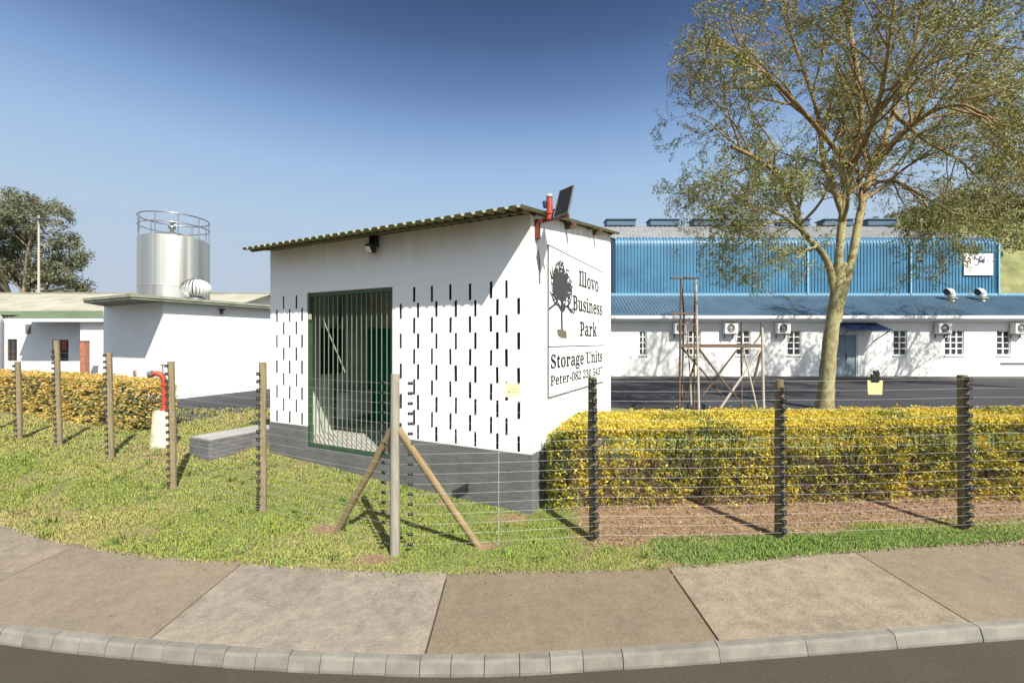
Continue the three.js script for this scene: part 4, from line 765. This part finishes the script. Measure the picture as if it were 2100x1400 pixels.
// ------------------------------------------------------------------ warehouse
{
  const o = thing('warehouse', 'long blue-clad warehouse with a white lean-to, blue roof and white gutter', 'building');
  const wz = -24.6, y0 = .3, eave = 3.72, xl = 1.5, xr = 44, cz = -27, cxl = 6.3, cxr = 29.6;
  const X = (px) => (px - 1050) / 912 * 24.6;
  const wins = [[1311, 1327, 1], [1407, 1438, 2], [1510, 1540, 2], [1615, 1644, 2], [1833, 1861, 2], [1938, 1978, 3], [2045, 2074, 2]].map(([a, b, n]) => ({ x0: X(a), x1: X(b), y0: 1.74, y1: 3.12, n }));
  const dx0 = X(1713), dx1 = X(1760);
  const s = poly([[xl, y0], [dx0, y0], [dx0, 2.95], [dx1, 2.95], [dx1, y0], [xr, y0], [xr, eave], [xl, eave]]);
  for (const w of wins) s.holes.push(poly([[w.x0, w.y0], [w.x1, w.y0], [w.x1, w.y1], [w.x0, w.y1]]));
  mesh('wall', extrude(s, .2).translate(0, 0, wz - .2), M.white, o);
  mesh('end_wall', [muv(new THREE.ExtrudeGeometry(poly([[.2, y0], [2.4, y0], [2.4, 5.1], [.2, 3.75]]), { depth: .2, bevelEnabled: false }).rotateY(Math.PI / 2).translate(xl, 0, wz))], M.white, o);
  mesh('end_wall', [muv(new THREE.ExtrudeGeometry(poly([[.2, y0], [2.4, y0], [2.4, 5.1], [.2, 3.75]]), { depth: .2, bevelEnabled: false }).rotateY(Math.PI / 2).translate(xr - .2, 0, wz))], M.white, o);
  for (const w of wins) {
    const g = [], W = w.x1 - w.x0, fr = .045, z0 = wz - .12, z1 = wz - .05;
    g.push(ext(w.x0, w.x0 + fr, w.y0, w.y1, z0, z1), ext(w.x1 - fr, w.x1, w.y0, w.y1, z0, z1), ext(w.x0 + fr, w.x1 - fr, w.y1 - fr, w.y1, z0, z1), ext(w.x0 + fr, w.x1 - fr, w.y0, w.y0 + fr, z0, z1));
    const cols = w.n + (w.n === 1 ? 1 : 0), rows = 4, pw = (W - 2 * fr) / cols, ph = (w.y1 - w.y0 - 2 * fr) / rows;
    for (let i = 1; i < cols; i++) g.push(ext(w.x0 + fr + i * pw - .035, w.x0 + fr + i * pw + .035, w.y0 + fr, w.y1 - fr, z0 + .005, z1 - .005));
    for (let j = 1; j < rows; j++) for (let i = 0; i < cols; i++) g.push(ext(w.x0 + fr + i * pw + .036, w.x0 + fr + (i + 1) * pw - .036, w.y0 + fr + j * ph - .025, w.y0 + fr + j * ph + .025, z0 + .005, z1 - .005));
    const f = mesh('window', g, M.plainWhite, o);
    for (let i = 0; i < cols; i++) for (let j = 0; j < rows; j++) mesh('pane', ext(w.x0 + fr + i * pw + .034, w.x0 + fr + (i + 1) * pw - .034, w.y0 + fr + j * ph + .024, w.y0 + fr + (j + 1) * ph - .024, wz - .1, wz - .09), M.glass, f);
    mesh('sill', ext(w.x0 - .04, w.x1 + .04, w.y0 - .05, w.y0 - .002, wz - .02, wz + .06), M.plainWhite, f);
  }
  const dr = mesh('door', [ext(dx0 + .06, (dx0 + dx1) / 2 - .012, .56, 2.86, wz - .14, wz - .09), ext((dx0 + dx1) / 2 + .012, dx1 - .06, .56, 2.86, wz - .14, wz - .09)], M.doorBlue, o);
  mesh('frame', [ext(dx0, dx0 + .055, .5, 2.95, wz - .16, wz - .04), ext(dx1 - .055, dx1, .5, 2.95, wz - .16, wz - .04), ext(dx0 + .056, dx1 - .056, 2.87, 2.95, wz - .16, wz - .04)], M.plainWhite, dr);
  mesh('handle', ext((dx0 + dx1) / 2 + .04, (dx0 + dx1) / 2 + .08, 1.5, 1.75, wz - .089, wz - .05), M.darkGrey, dr);
  // awning over the door
  mesh('awning', [sheet([[wz + 1.15, 3.08], [wz + .6, 3.3], [wz + .02, 3.52]], dx0 - .2, dx1 + .95, .17, .03)], M.blueDark, o);
  for (const x of [dx0 - .1, dx1 + .85]) mesh('awning_bracket', bar(V(x, 2.5, wz), V(x, 3.05, wz + 1.05), .03), M.midGrey, o);
  mesh('lean_to_roof', sheet([[wz + .42, 3.86], [wz - .8, 4.5], [cz - .02, 5.32]], xl - .2, xr + .2, .2, .03), M.blueRoof, o);
  mesh('flashing', [ext(xl, xr, 5.26, 5.42, cz + .045, cz + .09)], std({ color: lin(.16, .33, .45), roughness: .5 }), o);
  mesh('gutter', ext(xl - .2, xr + .2, 3.72, 3.9, wz + .44, wz + .6, .02), M.plainWhite, o);
  mesh('fascia', ext(xl - .2, xr + .2, 3.62, 3.8, wz + .4, wz + .43), M.plainWhite, o);
  mesh('soffit', ext(xl, xr, 3.6, 3.63, wz + .003, wz + .398), M.plainWhite, o);
  // blue cladding with a curved eave running into the roof
  const prof = [[cz, 5.25], [cz, 6.8], [cz, 8.35]]; for (let k = 1; k <= 5; k++) { const a = k / 5 * 1.2; prof.push([cz - .55 * (1 - Math.cos(a)), 8.35 + .55 * Math.sin(a)]); }
  mesh('cladding', sheet(prof, cxl, cxr, .2, .04), M.blueClad, o);
  for (const px of [1655, 1866, 2046]) { const x = (px - 1050) / 912 * 27; mesh('downpipe', ext(x - .05, x + .05, 5.35, 8.5, cz + .05, cz + .13, .02), std({ color: lin(.2, .42, .52), roughness: .5 }), o); }
  const a0 = prof[prof.length - 1], ridgeZ = cz - 9.2, ridgeY = 11.85;
  mesh('roof', [sheet([a0, [cz - 4, lerp(a0[1], ridgeY, .42)], [ridgeZ, ridgeY]], cxl - .1, cxr + .1, .4, .04), sheet([[ridgeZ, ridgeY], [ridgeZ - 9, 8.8]].reverse().reverse(), cxl - .1, cxr + .1, .4, .04)], M.greyRoof, o);
  for (const x of [cxl + .02, cxr - .05]) mesh('end_cladding', muv(new THREE.ExtrudeGeometry(poly([[.02, y0], [18, y0], [18, 8.7], [9.2, 11.7], [.5, 8.75], [.02, 8.3]]), { depth: .03, bevelEnabled: false }).rotateY(Math.PI / 2).translate(x, 0, cz)), M.blueClad, o);
  mesh('eave_trim', ext(cxl - .1, cxr + .1, a0[1] - .02, a0[1] + .07, a0[0] - .05, a0[0] - .2), M.greyRoof, o);
  for (let k = 0; k < 7; k++) { const x = 7.6 + k * 3.5; mesh('ridge_vent', [ext(x, x + 2.35, ridgeY - .05, ridgeY + .42, ridgeZ - .5, ridgeZ + .5, .06), ext(x - .05, x + 2.4, ridgeY + .42, ridgeY + .5, ridgeZ - .6, ridgeZ + .6)], M.blueRoof, o); }
  mesh('water_pipe', bar(V(X(2052), 1.3, wz + .05), V(xr, 1.3, wz + .05), .035), M.midGrey, o);
  // printed sign on the cladding
  const sg = thing('company_sign', 'white rectangular company sign on the blue cladding near its end', 'sign');
  const x0 = (1978 - 1050) / 912 * 26.9, x1 = (2037 - 1050) / 912 * 26.9, yy0 = 2.5 + 136 / 912 * 26.9, yy1 = 2.5 + 180 / 912 * 26.9;
  const c = document.createElement('canvas'); c.width = 256; c.height = 192; const g = c.getContext('2d'); g.fillStyle = '#f4f6f8'; g.fillRect(0, 0, 256, 192);
  g.lineCap = 'round'; const st = (col, w, ...p) => { g.strokeStyle = col; g.lineWidth = w * 1.7; g.beginPath(); g.moveTo(p[0], p[1]); for (let i = 2; i < p.length; i += 4) g.quadraticCurveTo(p[i], p[i + 1], p[i + 2], p[i + 3]); g.stroke(); };
  st('#8d909c', 7, 50, 30, 52, 60, 60, 84); st('#8d909c', 6, 75, 55, 80, 40, 95, 50, 100, 68, 84, 70); st('#62659a', 8, 96, 102, 120, 112, 132, 66, 138, 36, 152, 22); st('#45456c', 9, 132, 74, 130, 58, 142, 58, 150, 72, 140, 78); st('#33283a', 11, 160, 74, 160, 54, 176, 54, 182, 72, 166, 78); st('#8a8496', 6, 178, 66, 184, 44, 182, 24); st('#a2a6b0', 7, 206, 74, 202, 54, 216, 52, 226, 68, 210, 76);
  const t = new THREE.CanvasTexture(c); t.colorSpace = THREE.SRGBColorSpace;
  mesh('panel', ext(x0, x1, yy0, yy1, cz + .05, cz + .1), M.plainWhite, sg);
  mesh('print', new THREE.PlaneGeometry(x1 - x0, yy1 - yy0).translate((x0 + x1) / 2, (yy0 + yy1) / 2, cz + .103), std({ map: t, roughness: .5 }), sg);
  // wall units
  const acs = [[1395, 'white air conditioner unit beside the second window, seen through the steel tower'], [1498, 'white air conditioner unit beside the third window, above the rusty table frame'], [1605, 'white air conditioner unit beside the fourth window, just before the tree trunk'], [1934, 'white air conditioner unit beside the wide three-column window'], [2090, 'white air conditioner unit past the last window at the end of the wall']];
  const mkAC = () => {
    const u = thing('air_conditioner', '', 'air conditioner', [0, 0, 0], 0, 'air conditioners on the white lean-to wall');
    mesh('casing', box(.7, .62, .3, 0, 0, .2, 0, 0, 0, .02), M.plainWhite, u);
    const pts = []; for (let k = 0; k <= 24; k++) { const a = k / 24 * Math.PI * 2; pts.push(V(-.04 + Math.cos(a) * .19, Math.sin(a) * .21, .352)); }
    mesh('fan_ring', tube(pts, .028, 6, false), M.timber, u); mesh('fan_grille', clean(new THREE.CircleGeometry(.17, 20).translate(-.04, 0, .3515)), M.midGrey, u);
    mesh('fan_hub', lathe([[0, .02], [.05, .015], [.06, 0]], 12).rotateX(Math.PI / 2).translate(-.04, 0, .355), M.paleSteel, u);
    for (const x of [-.25, .25]) mesh('bracket', [ext(x - .02, x + .02, -.36, -.312, 0, .38), ext(x - .02, x + .02, -.55, -.361, 0, .04)], M.midGrey, u);
    mesh('pipe', tube([V(.34, -.2, .15), V(.42, -.22, .08), V(.43, -.7, .03)], .02, 6), M.plainWhite, u);
    return u;
  };
  let first = null;
  for (const [px, label] of acs) { const u = first ? first.clone() : (first = mkAC()); if (u !== first) { u.name = numbered('air_conditioner'); scene.add(u); u.userData = { ...first.userData }; } u.userData.label = label; u.position.set((px - 1050) / 912 * 24.4, 3.23, wz + .02); }
  // two cowled vents on the lean-to roof
  const mkVent = () => {
    const u = thing('roof_vent', '', 'roof vent', [0, 0, 0], 0, 'cowled vents on the blue lean-to roof');
    mesh('flashing_plate', box(.52, .05, .5, 0, -.02, .1, -.5), M.paleSteel, u);
    mesh('stack', tube([V(0, -.2, 0), V(0, .25, 0)], [.22, .17], 16), M.cream, u);
    mesh('cowl', [tube(catmull([V(0, .2, 0), V(0, .42, 0), V(-.08, .58, 0), V(-.28, .62, 0), V(-.36, .6, 0)], 14), [.26, .27, .28, .28, .28, .29, .29, .3, .3, .3, .3, .3, .3, .3, .3], 18, false)], std({ color: lin(.62, .66, .68), metalness: .3, roughness: .35, side: THREE.DoubleSide }), u);
    mesh('cowl_mouth', lathe([[0, 0], [.27, 0], [.27, .02]], 18).rotateZ(Math.PI / 2).translate(-.3, .6, 0), M.darkGrey, u);
    return u;
  };
  const v1 = mkVent(); v1.scale.setScalar(.72); v1.userData.label = 'cowled metal vent on the blue roof, nearer the tree trunk'; v1.position.set((1951 - 1050) / 912 * 26.2, 4.98, -26.2);
  const v2 = v1.clone(); v2.name = numbered('roof_vent'); v2.userData = { ...v1.userData, label: 'cowled metal vent on the blue roof, below the white company sign' }; v2.position.x = (2014 - 1050) / 912 * 26.2; scene.add(v2);
}
{ // rusty steel frame behind the hedge
  const o = thing('steel_tower', 'rusty steel trestle with a taller ladder-like tower at one end, behind the hedge', 'tower');
  const Z = 12, zb = 12.9, g = (px, z) => { const p = at(px, 800, z); p.y = H(p.x, z) - .03; return p; }, rustR = .028;
  const leg = (px0, px1, pyTop, z, r, m) => mesh('leg', bar(g(px0, z), at(px1, pyTop, z), r, 8), m, o);
  leg(1393, 1397, 571, Z, .03, M.rust); leg(1398, 1403, 640, zb, .026, M.rust); leg(1434, 1427, 571, Z, .034, M.paleSteel); leg(1424, 1424, 640, zb, .026, M.rust); leg(1567, 1563, 672, Z, .034, M.paleSteel); leg(1521, 1521, 660, zb, .03, M.rust); leg(1558, 1523, 708, Z + .02, .024, M.paleSteel);
  mesh('top_bar', [beam(at(1376, 570, Z), at(1432, 571, Z), .07, .05), beam(at(1397, 575, Z), at(1403, 645, zb), .04), beam(at(1427, 575, Z), at(1424, 645, zb), .04)], M.rust, o);
  mesh('cross_bar', [beam(at(1376, 642, Z), at(1426, 643, Z), .05, .05), beam(at(1397, 665, Z), at(1428, 665, Z), .03)], M.rust, o);
  mesh('table_beam', [beam(at(1394, 709, Z), at(1567, 709, Z), .05, .09), beam(at(1399, 708, zb), at(1555, 708, zb), .05, .08), beam(at(1565, 709, Z), at(1555, 708, zb), .05, .07), beam(at(1395, 709, Z), at(1399, 708, zb), .05, .07)], M.rust, o);
  const br = [[1434, 715, 1499, 803, M.rust, .03, 0], [1511, 718, 1440, 812, M.rust, .03, .9], [1560, 717, 1478, 836, M.paleSteel, .032, 0], [1561, 721, 1541, 800, M.rust, .035, .4], [1398, 712, 1440, 760, M.rust, .028, .1], [1436, 754, 1486, 818, M.rust, .025, .9], [1427, 735, 1406, 812, M.rust, .03, .3], [1410, 660, 1418, 830, M.paleSteel, .022, .5], [1500, 800, 1530, 840, M.rust, .02, 0]];
  for (const [a, b, c, d, m, r, dz] of br) mesh('brace', bar(at(a, b, Z + dz * .9), at(c, d, Z + dz * .9 + .05), r, 8), m, o);
  mesh('bent_pipe', tube(catmull([at(1546, 704, Z + .3), at(1555, 694, Z + .3), at(1560, 684, Z + .3), at(1562, 660, Z + .3)], 10), .022, 8), M.rust, o);
  for (const px of [1386, 1436, 1520, 1568]) { const p = g(px, Z); mesh('footing', box(.4, .16, .4, p.x, p.y + .06, p.z, 0, 0, 0, .02), M.concrete, o); }
}

// ------------------------------------------------------------------ hill behind the warehouse
{
  const hillT = tex(512, 512, (u, v) => { const a = fbm(u * 8, v * 8, 171, 5, 8), b = fbm(u * 60, v * 60, 172, 3, 60), k = .6 + .8 * b; return [lerp(.13, .24, a) * k, lerp(.17, .22, a) * k, lerp(.055, .1, a) * k]; }, true);
  const g = new THREE.PlaneGeometry(300, 160, 70, 40).rotateX(-Math.PI / 2), p = g.attributes.position;
  const hh = (x, z) => { const dx = (x - 165) / 105, dz = (z + 170) / 80, e = Math.max(0, 1 - dx * dx - dz * dz); return -3 + 56 * Math.pow(e, 1.1) + 5 * (fbm(x * .03, z * .03, 173, 4) - .5) * sst(0, .3, e); };
  for (let i = 0; i < p.count; i++) { const x = p.getX(i) + 165, z = p.getZ(i) - 170; p.setXYZ(i, x, hh(x, z), z); }
  g.computeVertexNormals(); struct('hill', muv(g), std({ map: rep(hillT, 70), roughness: 1 }), 'grassy green hillside rising behind the warehouse');
  const L = new Leaves();
  for (let k = 0; k < 900; k++) { const x = rr(75, 250), z = rr(-120, -170), y = hh(x, z); if (y < 0) continue; const r = rr(.8, 2.4), t = rr(.6, 1.2); for (let q = 0; q < 45; q++) { const a = rr(0, 6.28), b = rr(-.2, 1.4), w = r * Math.cbrt(rnd()); L.leaf(x + Math.cos(a) * Math.cos(b) * w, y + Math.sin(b) * w, z + Math.sin(a) * Math.cos(b) * w, rr(-1, 1), rr(-1, 1), rr(-1, 1), rr(.4, .9), rr(.3, .5), [.11 * t, .135 * t, .045 * t]); } }
  const m = mesh('hillside_scrub', L.geo(), leafMat); m.userData = { kind: 'stuff', label: 'far scrub covering the green hillside', category: 'scrub' };
}

renderer.render(scene, camera);
